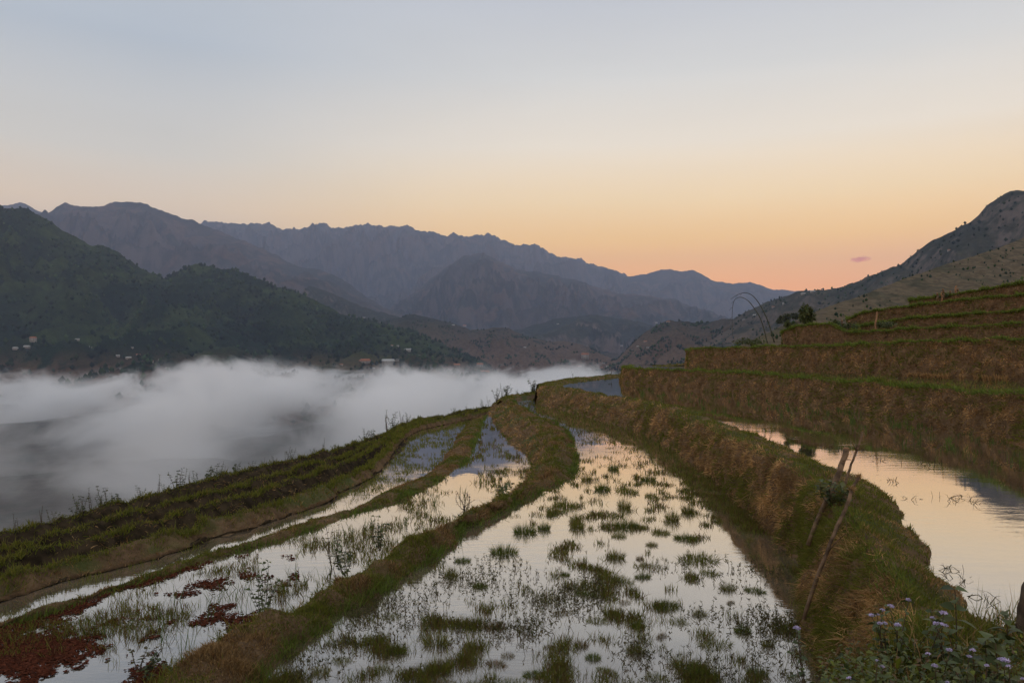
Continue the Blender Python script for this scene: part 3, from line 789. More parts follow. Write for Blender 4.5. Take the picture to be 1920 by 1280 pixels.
# ------------------------------------------------------------------ turf
b = Blades(); grow(bank_ab, 46000, 90000, b, .88, .055, 1, .44, straw=STRAW * 1.12, wl=.066); fringe(bank_ab, 19, 7000, b, .05, FRINGE, .4, 1)
b.build('bank_grass', 'green turf and dry hanging grass on the long curving wall')
b = Blades(); grow(bank_bo, 3000, 800, b, .8, .07, 2); grow(bank_ao, 3500, 800, b, .7, .10, 3); grow(bank_cl, 1500, 500, b, .8, .07, 4)
b.build('lip_grass', 'short grass on the far lips of the paddies')
b = Blades()
for k, (bk, a, c) in enumerate([(bank_t2, 14000, 30000), (bank_t3, 6000, 30000), (bank_t4, 3000, 16000), (bank_t5, 3000, 11000), (bank_t6, 3000, 14000), (bank_t7, 3000, 10000)]):
    grow(bk, a, c, b, .85, .08, 11 + k, .38 + .02 * k, 1.3, straw=STRAW * 1.0 if k < 2 else TSTRAW, wl=.068 if k < 2 else .058)
    fringe(bk, 16, 6500, b, .13 if k < 2 else .15, FRINGE * 1.15, .5, 20 + k)
    fringe(bk, 13, 1500, b, .10, GREEN, .6, 30 + k)
b.build('terrace_grass', 'dry brown grass hanging on the right-hand terrace walls')
b = Blades(); grow(bank_ad, 56000, 22000, b, .52, .060, 21, .40, steep=.3)
fringe(bank_ad, 20, 9000, b, .11, FRINGE, .2, 61); fringe(bank_ad, 11, 6000, b, .08, GREEN, .2, 62)
b.build('bank_grass', 'green and straw coloured grass on the winding bank')
b = Blades(); grow(bank_de, 32000, 0, b, .55, .050, 31, steep=.2); fringe(bank_de, 15, 8000, b, .10, FRINGE, .2, 63)
b.build('bank_grass', 'grass on the low bank left of the lower left paddy')
b = Blades(); grow(bank_f, 50000, 7000, b, .86, .07, 41, .40, steep=.5)
for r_, n_ in ((9, 9000), (17, 7000), (25, 6000), (33, 6000)): fringe(bank_f, r_, n_, b, .10, GREEN, .1, 50 + r_)
b.build('strip_grass', 'rough grass and weeds over the outer strips')

# ------------------------------------------------------------------ grass standing in the water
def edge_x(pxs, py):
    a = np.array(sorted(pxs, key=lambda q: q[1]), float)
    return np.interp(py, a[:, 1], a[:, 0])
AD_R = [(950, 745), (958, 751), (979, 765), (1020, 787), (1057, 804), (1074, 829), (1082, 866), (1078, 884), (1062, 900), (1010, 925), (960, 948), (916, 974), (866, 990), (857, 1022), (828, 1034), (807, 1054), (756, 1081), (727, 1107), (699, 1119), (658, 1147), (616, 1179), (553, 1212), (511, 1248), (490, 1285)]
AD_L = [(918, 777), (937, 802), (956, 829), (984, 847), (997, 866), (999, 885), (990, 902), (952, 922), (931, 939), (860, 962), (838, 981), (775, 1003), (737, 1029), (705, 1050), (655, 1069), (600, 1098), (553, 1115), (479, 1168), (426, 1196), (363, 1234), (310, 1276), (300, 1290)]
DE_R = [(908, 785), (899, 809), (887, 834), (878, 863), (859, 878), (815, 906), (771, 927), (731, 944), (682, 956), (646, 971), (610, 986), (562, 1000), (503, 1019), (452, 1032), (402, 1047), (360, 1061), (303, 1080), (211, 1106), (162, 1127), (93, 1150), (42, 1165), (0, 1177)]
DE_L = [(891, 783), (874, 802), (864, 825), (847, 847), (826, 872), (775, 895), (729, 916), (689, 933), (661, 944), (610, 955), (566, 970), (524, 987), (461, 1008), (372, 1031), (274, 1064), (181, 1095), (84, 1127), (0, 1152)]
def unproj(px, py, z):
    Y = z * F / (HY - py)
    return np.stack([(px - 960) / F * Y, Y, np.full_like(Y, z)], 1)

def sprigs(bl, P, nb, h, wd, pal, spread=.03, tilt=.35, hang=0.0):
    """small stools of nb blades at every point"""
    n = len(P)
    Q = np.repeat(P, nb, axis=0)
    hs = np.repeat(np.broadcast_to(h, n), nb) * rng.uniform(.55, 1.25, n * nb)
    Q = Q + np.concatenate([rng.normal(0, spread, (n * nb, 2)), np.full((n * nb, 1), -.01)], 1)
    U = np.array([0, 0, 1.]) + np.concatenate([rng.normal(0, tilt, (n * nb, 2)), np.zeros((n * nb, 1))], 1)
    bend = np.concatenate([rng.normal(0, .25, (n * nb, 2)), np.full((n * nb, 1), -hang)], 1)
    bl.add(Q, U, hs, np.maximum(wd, .0007 * Q[:, 1]) * rng.uniform(.7, 1.3, len(Q)), bend, pick(pal, n * nb))

MIXED = np.concatenate([GREEN * .95, STRAW[[1, 3]] * .5])
DARKW = np.array([[.070, .055, .026], [.095, .078, .030], [.070, .082, .022], [.080, .056, .028], [.120, .110, .036]])
LUSH = np.array([[.070, .120, .018], [.090, .140, .022], [.055, .095, .016]])

def in_a(px, py, m=3):
    l = edge_x(AD_R, py); r = edge_x(ab_foot_px, py)
    return (px > l + m) & (px < np.where(py > 1150, 1512, r) - m)
# middle paddy: loose stools everywhere, thick towards the far end and along the wall
n = 60000
px = rng.uniform(480, 1520, n); py = HY + (rng.uniform(88 ** .5, 640 ** .5, n)) ** 2
P = unproj(px, py, LA)
f = fbm(P[:, 0] * .75, P[:, 1] * .55, 61, 2) * .38 + fbm(P[:, 0] * 2.9, P[:, 1] * 2.2, 63, 2) * .85
wallside = np.clip(1 - (edge_x(ab_foot_px, py) - px) / 130, 0, 1) * (py < 1000)
bias = np.interp(py, [750, 800, 840, 900, 1000, 1080, 1280], [.45, .36, .0, .0, -.06, -.03, .04]) + .75 * wallside
bias -= .55 * ((px > 830) & (px < 1030) & (py > 985) & (py < 1085))
bias -= .30 * ((px > 1330) & (py > 1000) & (py < 1250) & (px < 1500) & (py < 1060))
keep = in_a(px, py) & (f + bias > .20 + rng.uniform(0, .42, n))
P = P[keep]; pyk = py[keep]
b = Blades()
far_ = P[:, 1] > 16
sprigs(b, P[~far_][:12000], 8, rng.uniform(.03, .12, len(P[~far_][:12000])), .004, MIXED, .034)
Pf = P[far_][:9000]
sprigs(b, Pf, 4, rng.uniform(.03, .11, len(Pf)), .006, MIXED * .9, .06, .4)
b.build('water_grass', 'sparse grass stools standing all over the flooded middle paddy')
# dark little water pepper, star shaped shoots lying on the surface
def stars(bl, P, nl, L, wd, pal):
    n = len(P)
    hgt = rng.uniform(.01, .10, n)
    tip = P + np.stack([rng.normal(0, .02, n), rng.normal(0, .02, n), hgt], 1)
    bl.add(P, tip - P, np.linalg.norm(tip - P, axis=1) + .01, .004, rng.normal(0, .1, (n, 3)), pick(pal, n))
    a = rng.uniform(0, 2 * np.pi, (n, 1)) + np.linspace(0, 2 * np.pi, nl, endpoint=False)[None] + rng.normal(0, .35, (n, nl))
    U = np.stack([np.cos(a), np.sin(a), rng.uniform(.1, 1.8, (n, nl))], 2).reshape(-1, 3)
    Q = np.repeat(tip, nl, axis=0); Q[:, 2] -= np.repeat(hgt, nl) * rng.uniform(0, .6, n * nl)
    bl.add(Q, U, L * rng.uniform(.4, 1.3, n * nl), wd * rng.uniform(.7, 1.4, n * nl), rng.normal(0, .2, (n * nl, 3)), pick(pal, n * nl))
n = 12000
px = rng.uniform(520, 1500, n); py = rng.uniform(1040, 1285, n)
P = unproj(px, py, LA)
f = fbm(P[:, 0] * 1.1, P[:, 1] * 1.1, 71, 3)
den = np.where((px > 620) & (px < 1130) & (py > 1075) & (py < 1190), .40, 0.02) + np.where((px > 1330) & (py < 1110), .35, 0)
keep = in_a(px, py, 6) & (f * .8 + den + rng.normal(0, .30, n) > .55)
P = P[keep][:2300]
b = Blades(); stars(b, P, 5, .030, .0065, DARKW); b.build('water_pepper', 'dark star-leaved shoots crowding the near middle paddy', 'weed')

# lower left paddy: reeds and stools
n = 22000
px = rng.uniform(0, 1000, n); py = HY + rng.uniform(118 ** .5, 640 ** .5, n) ** 2
P = unproj(px, py, LD)
ok = (px > edge_x(DE_R, py) + 3) & (px < edge_x(AD_L, py) - 3)
f = fbm(P[:, 0] * .8, P[:, 1] * .6, 81, 3)
bias = np.interp(py, [785, 850, 920, 960, 1100, 1280], [-.05, .1, .12, .10, .02, .02]) + .35 * np.clip(1 - (edge_x(AD_L, py) - px) / 110, 0, 1)
keep = ok & (f + bias + rng.normal(0, .15, n) > .36)
P = P[keep][:1900]
b = Blades()
sprigs(b, P, 6, rng.uniform(.04, .15, len(P)), .004, MIXED, .03)
tall = [(405, 1135), (432, 1128), (447, 1120), (386, 1160), (462, 1150), (540, 1115), (548, 1085), (170, 1190), (205, 1200), (290, 1180), (310, 1200), (350, 1215), (420, 1112), (330, 1130), (615, 1080), (630, 1030), (455, 1105), (560, 1095), (650, 1005), (690, 990), (760, 985), (815, 945), (870, 930), (900, 905)]
T_ = np.array(tall, float)
P = unproj(T_[:, 0], T_[:, 1], LD)
sprigs(b, P, 9, .26, .006, LUSH, .05, .22)
sprigs(b, P, 4, .20, .005, DARKW, .08, .5)
b.build('water_grass', 'thin reeds and grass stools in the lower left paddy')
# narrow ditch by the outer strips: grown over at its far end
n = 24000
px = rng.uniform(0, 900, n); py = HY + rng.uniform(118 ** .5, 500 ** .5, n) ** 2
P = unproj(px, py, LE)
l = edge_x([(872, 786), (819, 793), (788, 803), (764, 822), (759, 838), (724, 871), (682, 902), (640, 923), (608, 939), (556, 955), (503, 976), (429, 1001), (330, 1022), (211, 1057), (101, 1087), (0, 1112)], py)
r = edge_x(DE_L, py)
f = fbm(P[:, 0] * 1.1, P[:, 1] * .7, 91, 4)
bias = np.interp(py, [785, 880, 930, 960, 1000, 1120], [.55, .42, .25, .0, -.5, -.6]) + .25 * (px > (l + r) / 2)
keep = (px > l) & (px < r) & (f + bias + rng.normal(0, .12, n) > .25)
P = P[keep]
b = Blades(); sprigs(b, P, 5, rng.uniform(.03, .13, len(P)), .006, GREEN, .05, .4)
b.build('ditch_grass', 'green grass choking the far end of the narrow ditch')

# upper paddy: bent dead stalks and sprouts along the wall's foot
b = Blades()
n = 1500
px = rng.uniform(1190, 1915, n)
footy = np.interp(px, [1160, 1200, 1274, 1327, 1411, 1495, 1559, 1701, 1820, 1920], [716, 722, 729, 735, 741, 752, 760, 788, 806, 834])
py = footy + np.abs(rng.normal(0, 14, n)) * (1 + (px - 1190) / 700) + 2
P = unproj(px, py, LB)
f = fbm(P[:, 0] * .7, P[:, 1] * .7, 95, 2)
P = P[f > -.05]
sprigs(b, P[:150], 6, rng.uniform(.05, .2, min(150, len(P))), .005, LUSH, .04, .2)
D_ = np.array([(1425, 870), (1440, 858), (1530, 815), (1560, 838), (1622, 845), (1650, 865), (1655, 860), (1680, 830), (1668, 900), (1677, 905), (1704, 935), (1715, 935), (1765, 932), (1790, 940), (1805, 935), (1815, 930), (1825, 940), (1840, 945), (1725, 870), (1735, 872), (1750, 880), (1760, 868), (1772, 1072), (1782, 1070), (1805, 1085), (1812, 1088), (1775, 1065), (1900, 880), (1890, 870), (1850, 865), (1600, 840), (1575, 845), (1632, 855), (1700, 870), (1860, 1130), (1830, 1120), (1853, 1165), (1480, 838), (1500, 830), (1120, 712), (1135, 714), (1090, 716), (1145, 720), (1105, 714)], float)
P = unproj(D_[:, 0], D_[:, 1], LB)
sprigs(b, P, 5, .15, .006, DARKW * .5, .05, .75, .35)
b.build('dead_stalks', 'bent dead rice stalks and green sprouts in the upper paddy', 'stalks')
# muddy strip
b = Blades()
n = 900
px = rng.uniform(1300, 1915, n); t = rng.random(n)
Yn = np.interp(px, [1290, 1379, 1559, 1701, 1920], [36.5, 32, 24.6, 19.6, 15]); Yf = np.interp(px, [1291, 1390, 1559, 1770, 1920], [45.5, 39.5, 31.5, 24.6, 21.6])
Y = Yn + (Yf - Yn) * t
P = np.stack([(px - 960) / F * Y, Y, np.full(n, LC)], 1)
sprigs(b, P, 5, rng.uniform(.04, .12, n), .008, np.concatenate([MIXED, DARKW]), .08, .4)
b.build('mud_grass', 'stubble and weeds in the muddy strip', 'stubble')

# red floating fern, thickest in the near left corner
def fern():
    n = 90000
    px = rng.uniform(-40, 560, n); py = HY + rng.uniform(375 ** .5, 640 ** .5, n) ** 2
    P = unproj(px, py, LD)
    ok = (px > edge_x(DE_R, py) - 6) & (px < edge_x(AD_L, py) - 4)
    f = fbm(P[:, 0] * 1.6, P[:, 1] * 1.3, 131, 4, .6) * .75 + fbm(P[:, 0] * 7, P[:, 1] * 6, 133, 2) * .25
    d = np.hypot(px + 30, (py - 1225) * 1.9) / 280
    bias = 1.05 - 1.7 * d
    # a rusty rim below the left bank, loose rafts further out
    rim = np.clip(1 - np.abs(px - edge_x(DE_R, py) - 12) / 30, 0, 1) * np.clip((430 - px) / 120, 0, 1)
    raft = np.where((px > 130) & (px < 520) & (py > 1130), -.30, -1) + .04 * np.clip((py - 1130) / 100, 0, 1)
    v = f + np.maximum(np.maximum(bias, rim * .75 - .25), raft)
    P = P[ok & (v > -.10 + rng.uniform(0, .62, n))][:36000]
    n = len(P); k = 6
    a = np.linspace(0, 2 * np.pi, k, endpoint=False)[None] + rng.uniform(0, 6, (n, 1))
    r = rng.uniform(.007, .022, (n, 1)) * rng.uniform(.5, 1.3, (n, k))
    z = LD + rng.uniform(.004, .014, (n, 1)) + rng.normal(0, .004, (n, k))
    ring = np.stack([P[:, :1] + r * np.cos(a), P[:, 1:2] + r * np.sin(a), z], 2)
    cen = np.stack([P[:, 0], P[:, 1], z.mean(1) + .004], 1)[:, None]
    V = np.concatenate([cen, ring], 1).reshape(-1, 3)
    base = np.arange(n)[:, None] * (k + 1)
    T = np.concatenate([np.concatenate([base, base + 1 + j, base + 1 + (j + 1) % k], 1) for j in range(k)])
    pal = np.array([[.088, .027, .015], [.066, .021, .012], [.108, .036, .020], [.056, .022, .014]])
    C = np.repeat(pick(pal, n), k + 1, axis=0)
    o = mesh_np('floating_fern', V, T, M_FERN, attrs={'tint': C})
    tag(o, 'rust red floating fern covering the near left corner of the water', 'fern', kind='stuff')
fern()

# ------------------------------------------------------------------ single grass tufts in the middle paddy
def tuft_mesh(name, nb, rad, h, pal, flat=.0):
    b_ = Blades()
    r = rad * np.sqrt(rng.random(nb)); a = rng.uniform(0, 2 * np.pi, nb)
    P = np.stack([r * np.cos(a), r * np.sin(a), np.full(nb, -.02)], 1)
    U = np.stack([P[:, 0] / rad * .8, P[:, 1] / rad * .8, np.full(nb, 1.)], 1) + rng.normal(0, .22, (nb, 3))
    bend = np.stack([P[:, 0] / rad * .35, P[:, 1] / rad * .35, np.full(nb, -.12)], 1) + rng.normal(0, .12, (nb, 3))
    b_.add(P, U, h * (1 - .35 * r / rad) * rng.uniform(.6, 1.25, nb), .0055, bend, pick(pal, nb))
    V = np.concatenate(b_.V); C = np.concatenate(b_.C)
    i = np.arange(nb, dtype=np.int32)[:, None] * 5
    T = np.concatenate([i + [0, 1, 2], i + [0, 2, 3], i + [3, 2, 4]])
    o = mesh_np(name, V, T, M_GRASS, attrs={'tint': C})
    me = o.data
    bpy.data.objects.remove(o)
    return me
TUFT = {'g': [tuft_mesh('grass_tuft', 420, .17, .17, np.concatenate([LUSH, GREEN])), tuft_mesh('grass_tuft', 360, .20, .12, GREEN), tuft_mesh('grass_tuft', 300, .15, .20, np.concatenate([GREEN, STRAW[[1]] * .7]))],
        'b': [tuft_mesh('grass_tuft', 300, .15, .14, np.concatenate([STRAW[[1, 3, 0]] * .55, GREEN[[2]]])), tuft_mesh('grass_tuft', 260, .17, .11, np.concatenate([STRAW[[1, 3]] * .6, GREEN[[2, 4]]]))]}
tufts = [(1250, 1138, 60, 'g', 0, 'large round green grass tuft standing alone in the middle paddy'),
         (868, 1052, 30, 'g', 0, 'small neat green tuft near the left of the middle paddy')]
for q in [(1083, 990, 34), (1172, 988, 40), (1160, 1006, 30), (1222, 1022, 28), (1285, 1010, 46), (1310, 1050, 72), (1155, 1046, 44), (1060, 1078, 22), (1165, 1090, 60), (1140, 1088, 50), (1205, 1082, 30), (1330, 1075, 40), (1365, 1104, 44),
          (1415, 1108, 36), (1120, 1164, 46), (1145, 1152, 40), (1197, 1176, 34), (1272, 1166, 44), (1312, 1152, 40), (1392, 1184, 44), (1342, 1210, 66), (1282, 1250, 74), (1112, 1234, 40), (1137, 1258, 34),
          (1192, 1222, 44), (1312, 1272, 60), (1232, 1272, 50), (845, 1080, 46), (945, 1036, 60), (1060, 950, 44), (1080, 980, 36), (985, 998, 44), (735, 1156, 40), (820, 1206, 60), (742, 1222, 44), (715, 1256, 56), (822, 1256, 60), (1002, 1266, 46), (960, 1282, 50),
          (1035, 962, 30), (1130, 918, 34), (1176, 922, 38), (1170, 952, 32), (1020, 992, 34), (1195, 988, 30), (1100, 900, 26), (1150, 880, 24), (1220, 930, 28), (1260, 975, 34), (1215, 900, 26), (1240, 1000, 30), (1290, 960, 30), (1100, 1115, 40), (640, 1240, 40), (600, 1262, 44), (900, 1100, 30), (700, 1200, 36), (1440, 1210, 40), (1420, 1262, 50)]:
    tufts.append((*q, 'g', None, 'green grass tuft among the others standing in the middle paddy'))
for q in [(1055, 1150, 44), (1240, 1194, 36), (860, 1170, 40), (925, 1176, 44), (880, 1176, 30), (930, 1246, 46), (952, 1230, 36), (1090, 1210, 44), (1030, 1214, 30), (1200, 1048, 24), (1170, 1130, 36), (1090, 1060, 24), (830, 1282, 56), (1370, 1130, 26), (770, 1262, 40)]:
    tufts.append((*q, 'b', None, 'brownish withered grass tuft standing in the middle paddy'))
for k, (x, y, wpx_, kind, proto, lab) in enumerate(tufts):
    me = TUFT[kind][k % len(TUFT[kind]) if proto is None else proto]
    o = bpy.data.objects.new('grass_tuft', me); COL.objects.link(o)
    p = G(x, y, LA)
    sc = (wpx_ / F * p[1]) / .46
    o.location = p; o.rotation_euler = (0, 0, rng.uniform(0, 6.28)); o.scale = (sc * rng.uniform(.8, 1.35), sc * rng.uniform(.6, 1.1), sc * (rng.uniform(1.0, 1.7) + .9 * (y < 1010)))
    g = None
    if proto is None:
        row = 'far' if y < 960 else 'middle' if y < 1120 else 'near'
        side = 'left' if x < 900 + (y < 960) * 170 else 'centre' if x < 1180 else 'right'
        kd_ = 'green' if kind == 'g' else 'withered brown'
        lab = '%s grass tuft in the %s %s of the flooded middle paddy' % (kd_, row, side)
        g = '%s tufts, %s %s of the middle paddy' % (kd_, row, side)
    tag(o, lab, 'grass tuft', g)

# ------------------------------------------------------------------ leafy plants, shrubs, trees
def tube(pts, r0, r1, k=6):
    """tapered tube along points -> V, T"""
    P = np.asarray(pts, float); n = len(P)
    tg = np.gradient(P, axis=0); tg /= np.linalg.norm(tg, axis=1, keepdims=True) + 1e-9
    ref = np.array([.31, .17, .93]) if abs(tg[0][2]) < .8 else np.array([.9, .3, .1])
    s = np.cross(tg, ref); s /= np.linalg.norm(s, axis=1, keepdims=True) + 1e-9
    u = np.cross(tg, s)
    a = np.linspace(0, 2 * np.pi, k, endpoint=False)
    r = (np.linspace(r0, r1, n) if np.isscalar(r0) else np.asarray(r0))[:, None, None]
    V = P[:, None] + r * (np.cos(a)[None, :, None] * s[:, None] + np.sin(a)[None, :, None] * u[:, None])
    V = V.reshape(-1, 3)
    T = []
    for i in range(n - 1):
        for j in range(k):
            a0 = i * k + j; a1 = i * k + (j + 1) % k
            T += [(a0, a1, a1 + k), (a0, a1 + k, a0 + k)]
    c0, c1 = len(V), len(V) + 1
    V = np.concatenate([V, P[:1], P[-1:]])
    for j in range(k):
        T += [(c0, (j + 1) % k, j), (c1, (n - 1) * k + j, (n - 1) * k + (j + 1) % k)]
    return V, np.array(T)
def join(parts):
    V, T, o = [], [], 0
    for v, t in parts:
        V.append(v); T.append(np.asarray(t) + o); o += len(v)
    return np.concatenate(V), np.concatenate(T)
def leaves(P, Dn, L, wd, pal, droop=.25):
    """pointed oval leaves folded along the midrib; P base, Dn direction"""
    n = len(P)
    Dn = Dn / (np.linalg.norm(Dn, axis=1, keepdims=True) + 1e-9)
    s = np.cross(Dn, rng.normal(0, .45, (n, 3)) + np.array([0, 0, 1])); s /= np.linalg.norm(s, axis=1, keepdims=True) + 1e-9
    up = np.cross(s, Dn)
    L = np.broadcast_to(L, n)[:, None]; wd = np.broadcast_to(wd, n)[:, None]
    dz = np.array([0, 0, -1.])
    m1 = P + Dn * L * .35; m2 = P + Dn * L * .7 + dz * L * droop * .4; tip = P + Dn * L + dz * L * droop
    V = np.stack([P, m1 + s * wd * .5 + up * wd * .12, m1 - s * wd * .5 + up * wd * .12, m2 + s * wd * .34 + up * wd * .08, m2 - s * wd * .34 + up * wd * .08, tip, m1, m2], 1).reshape(-1, 3)
    b_ = np.arange(n)[:, None] * 8
    T = np.concatenate([b_ + t for t in ([0, 1, 6], [0, 6, 2], [1, 3, 7], [1, 7, 6], [6, 7, 4], [6, 4, 2], [3, 5, 7], [7, 5, 4])])
    return V, T, np.repeat(pick(pal, n), 8, axis=0)
LEAFG = np.array([[.060, .082, .020], [.085, .108, .030], [.044, .062, .018], [.105, .115, .036]])

def stemmed(name, label, cat, base, stems, leafn, L, wd, pal=LEAFG, r=.004, group=None, heads=None, scale=1.0, rz=0.0):
    """herb: stems (lists of points relative to the base), leaves along them, optional flower heads"""
    root = empty(name, base, rz)
    V, T = join([tube(p, r, r * .45, 5) for p in stems])
    mesh_np('stem', V, T, M_STEM, root, True)
    P, Dn = [], []
    for p in stems:
        p = np.asarray(p, float); m = max(2, leafn)
        t = np.linspace(.18, 1, m) * (len(p) - 1)
        for j, q in enumerate(t):
            i = min(int(q), len(p) - 2); c = p[i] + (p[i + 1] - p[i]) * (q - i)
            ax = rng.uniform(0, 6.28)
            for sgn in (0, np.pi):
                P.append(c); Dn.append((np.cos(ax + sgn), np.sin(ax + sgn), rng.uniform(-.1, .7)))
    P, Dn = np.array(P), np.array(Dn)
    V, T, C = leaves(P, Dn, L * rng.uniform(.55, 1.2, len(P)), wd * rng.uniform(.7, 1.2, len(P)), pal)
    mesh_np('leaves', V, T, M_LEAF, root, attrs={'tint': C})
    for hpos, hr in (heads or []):
        # a fluffy flat-topped head of many florets
        m = 46
        a = rng.uniform(0, 6.28, m); q = np.sqrt(rng.random(m))
        Pf = np.stack([np.cos(a) * q * hr, np.sin(a) * q * hr, (1 - q * q) * hr * .55 + rng.uniform(-.1, .1, m) * hr], 1) + hpos
        bl_ = Blades()
        U = np.stack([np.cos(a) * q, np.sin(a) * q, np.full(m, .8)], 1) + rng.normal(0, .2, (m, 3))
        bl_.add(np.repeat(Pf, 3, 0), np.repeat(U, 3, 0) + rng.normal(0, .4, (m * 3, 3)), hr * .55, hr * .32, rng.normal(0, .2, (m * 3, 3)), np.array([[.5, .4, .7]]))
        Vv = np.concatenate(bl_.V); i = np.arange(m * 3)[:, None] * 5
        mesh_np('flower_head', Vv, np.concatenate([i + [0, 1, 2], i + [0, 2, 3], i + [3, 2, 4]]), M_PETAL, root)
    root.scale = (scale,) * 3
    return tag(root, label, cat, group)

def curve(a, b_, sag=(0, 0, 0), n=7):
    a, b_ = np.array(a, float), np.array(b_, float); t = np.linspace(0, 1, n)[:, None]
    return a * (1 - t) + b_ * t + np.array(sag) * np.sin(np.pi * t)

def bushy(name, label, px, py, level, hpx, wpx_, nst, leafn, L, wd, base=None, pal=LEAFG, cat='plant', group=None):
    p = G(px, py, level) if base is None else np.array(base)
    k = p[1] / F; h = hpx * k; w_ = wpx_ * k
    st = []
    for i in range(nst):
        e = (rng.uniform(-.5, .5) * w_, rng.uniform(-.5, .5) * w_, h * rng.uniform(.6, 1.0) if i else h)
        st.append(curve((rng.normal(0, .01), rng.normal(0, .01), -.03), e, (rng.normal(0, .04), rng.normal(0, .04), 0)))
    return stemmed(name, label, cat, tuple(p), st, leafn, L, wd, pal, r=.005, group=group)
# herbs in and beside the lower left paddy
bushy('leafy_weed', 'tall leafy weed standing in the lower left paddy beside the bank', 492, 1160, LD, 100, 66, 7, 9, .060, .038)
bushy('leafy_weed', 'leafy weed growing on the edge of the winding bank', 648, 1076, LD + .12, 70, 56, 6, 8, .066, .036)
bushy('leafy_weed', 'drooping dark weed leaning over water left of the leafy one', 622, 1066, LD, 86, 40, 4, 8, .045, .026, pal=DARKW)
bushy('leafy_weed', 'dark bushy weed on the bank where it narrows', 712, 1028, LD + .15, 62, 34, 5, 8, .06, .04)
bushy('leafy_weed', 'purple tinged weed at the bottom left water', 262, 1262, LD, 46, 66, 5, 7, .05, .028, pal=DARKW)
bushy('leafy_weed', 'low round weed right of the purple tinged one near the bottom', 292, 1275, LD, 42, 44, 4, 7, .06, .04)
bushy('leafy_weed', 'small round bush on the bend of the winding bank', 944, 938, LD + .2, 30, 28, 6, 6, .09, .06)
bushy('leafy_weed', 'pale twiggy weeds behind the narrow part of the bank', 872, 957, LD, 36, 40, 9, 9, .040, .020, pal=np.array([[.14, .10, .08], [.10, .09, .04]]))
bushy('leafy_weed', 'leafy clump beside the two cut stakes', 1560, 945, None, 44, 50, 9, 9, .07, .045, base=(3.18, 7.3, -1.48))

# weeds on the skyline of the outer edge
def weed_proto(kind):
    h = 1.0
    st = []
    for i in range((5, 3, 7)[kind]):
        a = rng.uniform(0, 6.28); q = rng.uniform(.08, (.40, .22, .55)[kind])
        st.append(curve((0, 0, -.08), (np.cos(a) * q, np.sin(a) * q, rng.uniform(.5, 1.0) if i else 1.0), (rng.normal(0, .05), rng.normal(0, .05), 0)))
    return stemmed('tall_weed', None, None, (0, 0, -50), st, (8, 9, 7)[kind], (.14, .09, .20)[kind], (.07, .035, .12)[kind],
                   (LEAFG * .8, DARKW, LEAFG)[kind], r=.012)
protos = [weed_proto(k) for k in range(3)]
weeds = [(8, 1006, 20, 1), (38, 996, 40, 1), (60, 992, 22, 0), (84, 985, 44, 1), (98, 984, 30, 0), (112, 980, 20, 2), (140, 968, 36, 0), (155, 964, 40, 0), (170, 962, 48, 1), (186, 956, 30, 0), (204, 950, 44, 0), (222, 948, 26, 2), (262, 938, 28, 0), (292, 930, 40, 1), (306, 928, 22, 0),
         (330, 922, 44, 0), (345, 918, 40, 1), (358, 914, 34, 1), (372, 910, 30, 0), (392, 902, 30, 2), (404, 898, 34, 0), (420, 894, 22, 1), (440, 888, 22, 2), (470, 882, 20, 0), (495, 878, 22, 1), (515, 872, 18, 0), (535, 868, 30, 1), (545, 866, 26, 0), (590, 854, 18, 0), (605, 850, 30, 1), (625, 845, 16, 0),
         (682, 828, 24, 0), (700, 824, 20, 2), (728, 812, 46, 1), (738, 806, 34, 0), (752, 800, 30, 1), (762, 797, 22, 0), (848, 776, 14, 0), (870, 772, 16, 1), (905, 768, 18, 0), (915, 766, 22, 1)]
def outer_point(px):
    q = o0[:, 0] / o0[:, 1] * F + 960
    i = int(np.argmin(np.abs(q - px)))
    return o0[i]
used = [False] * 3
ORD = 'first second third fourth fifth sixth seventh eighth ninth tenth eleventh twelfth thirteenth fourteenth fifteenth sixteenth seventeenth eighteenth nineteenth twentieth twenty-first twenty-second'.split()
cnt = [0, 0, 0]
for x, y, hp, kd in weeds:
    o = protos[kd] if not used[kd] else copy_tree(protos[kd])
    used[kd] = True
    p = outer_point(x)
    o.location = (p[0], p[1], p[2] + .02); s_ = hp / F * p[1] * 1.05
    o.scale = (s_, s_, s_); o.rotation_euler = (0, 0, rng.uniform(0, 6.28))
    tag(o, '%s %s from the left along the outer edge against the fog' % (ORD[cnt[kd]], ('leafy weed', 'thin dark seeding weed', 'broad leafed weed')[kd]), 'weed', 'weeds along the outer edge')
    cnt[kd] += 1
for x, y, Y, hp, kd, lab in [(931, 752, 38.2, 26, 0, 'dark weed on the corner where the bank meets the far lip'), (941, 746, 40, 28, 1, 'thin seeding weed beside the far corner of the bank'), (950, 743, 41.5, 22, 2, 'broad weed at the left end of the far lip'),
                             (999, 735, 45.2, 24, 2, 'squat bush on the far lip left of the long wall'), (969, 739, 43, 10, 0, 'tiny weed in the middle of the far lip'), (1074, 709, 45.5, 12, 1, 'reddish weed on the thin lip of the upper paddy'), (1146, 702, 53, 16, 1, 'thin stalk on the lip right of the reddish weed')]:
    o = copy_tree(protos[kd]); p = W(x, y, Y)
    o.location = p; s_ = hp / F * Y; o.scale = (s_, s_, s_); o.rotation_euler = (0, 0, rng.uniform(0, 6.28))
    tag(o, lab, 'weed'); o.pop('group', None)

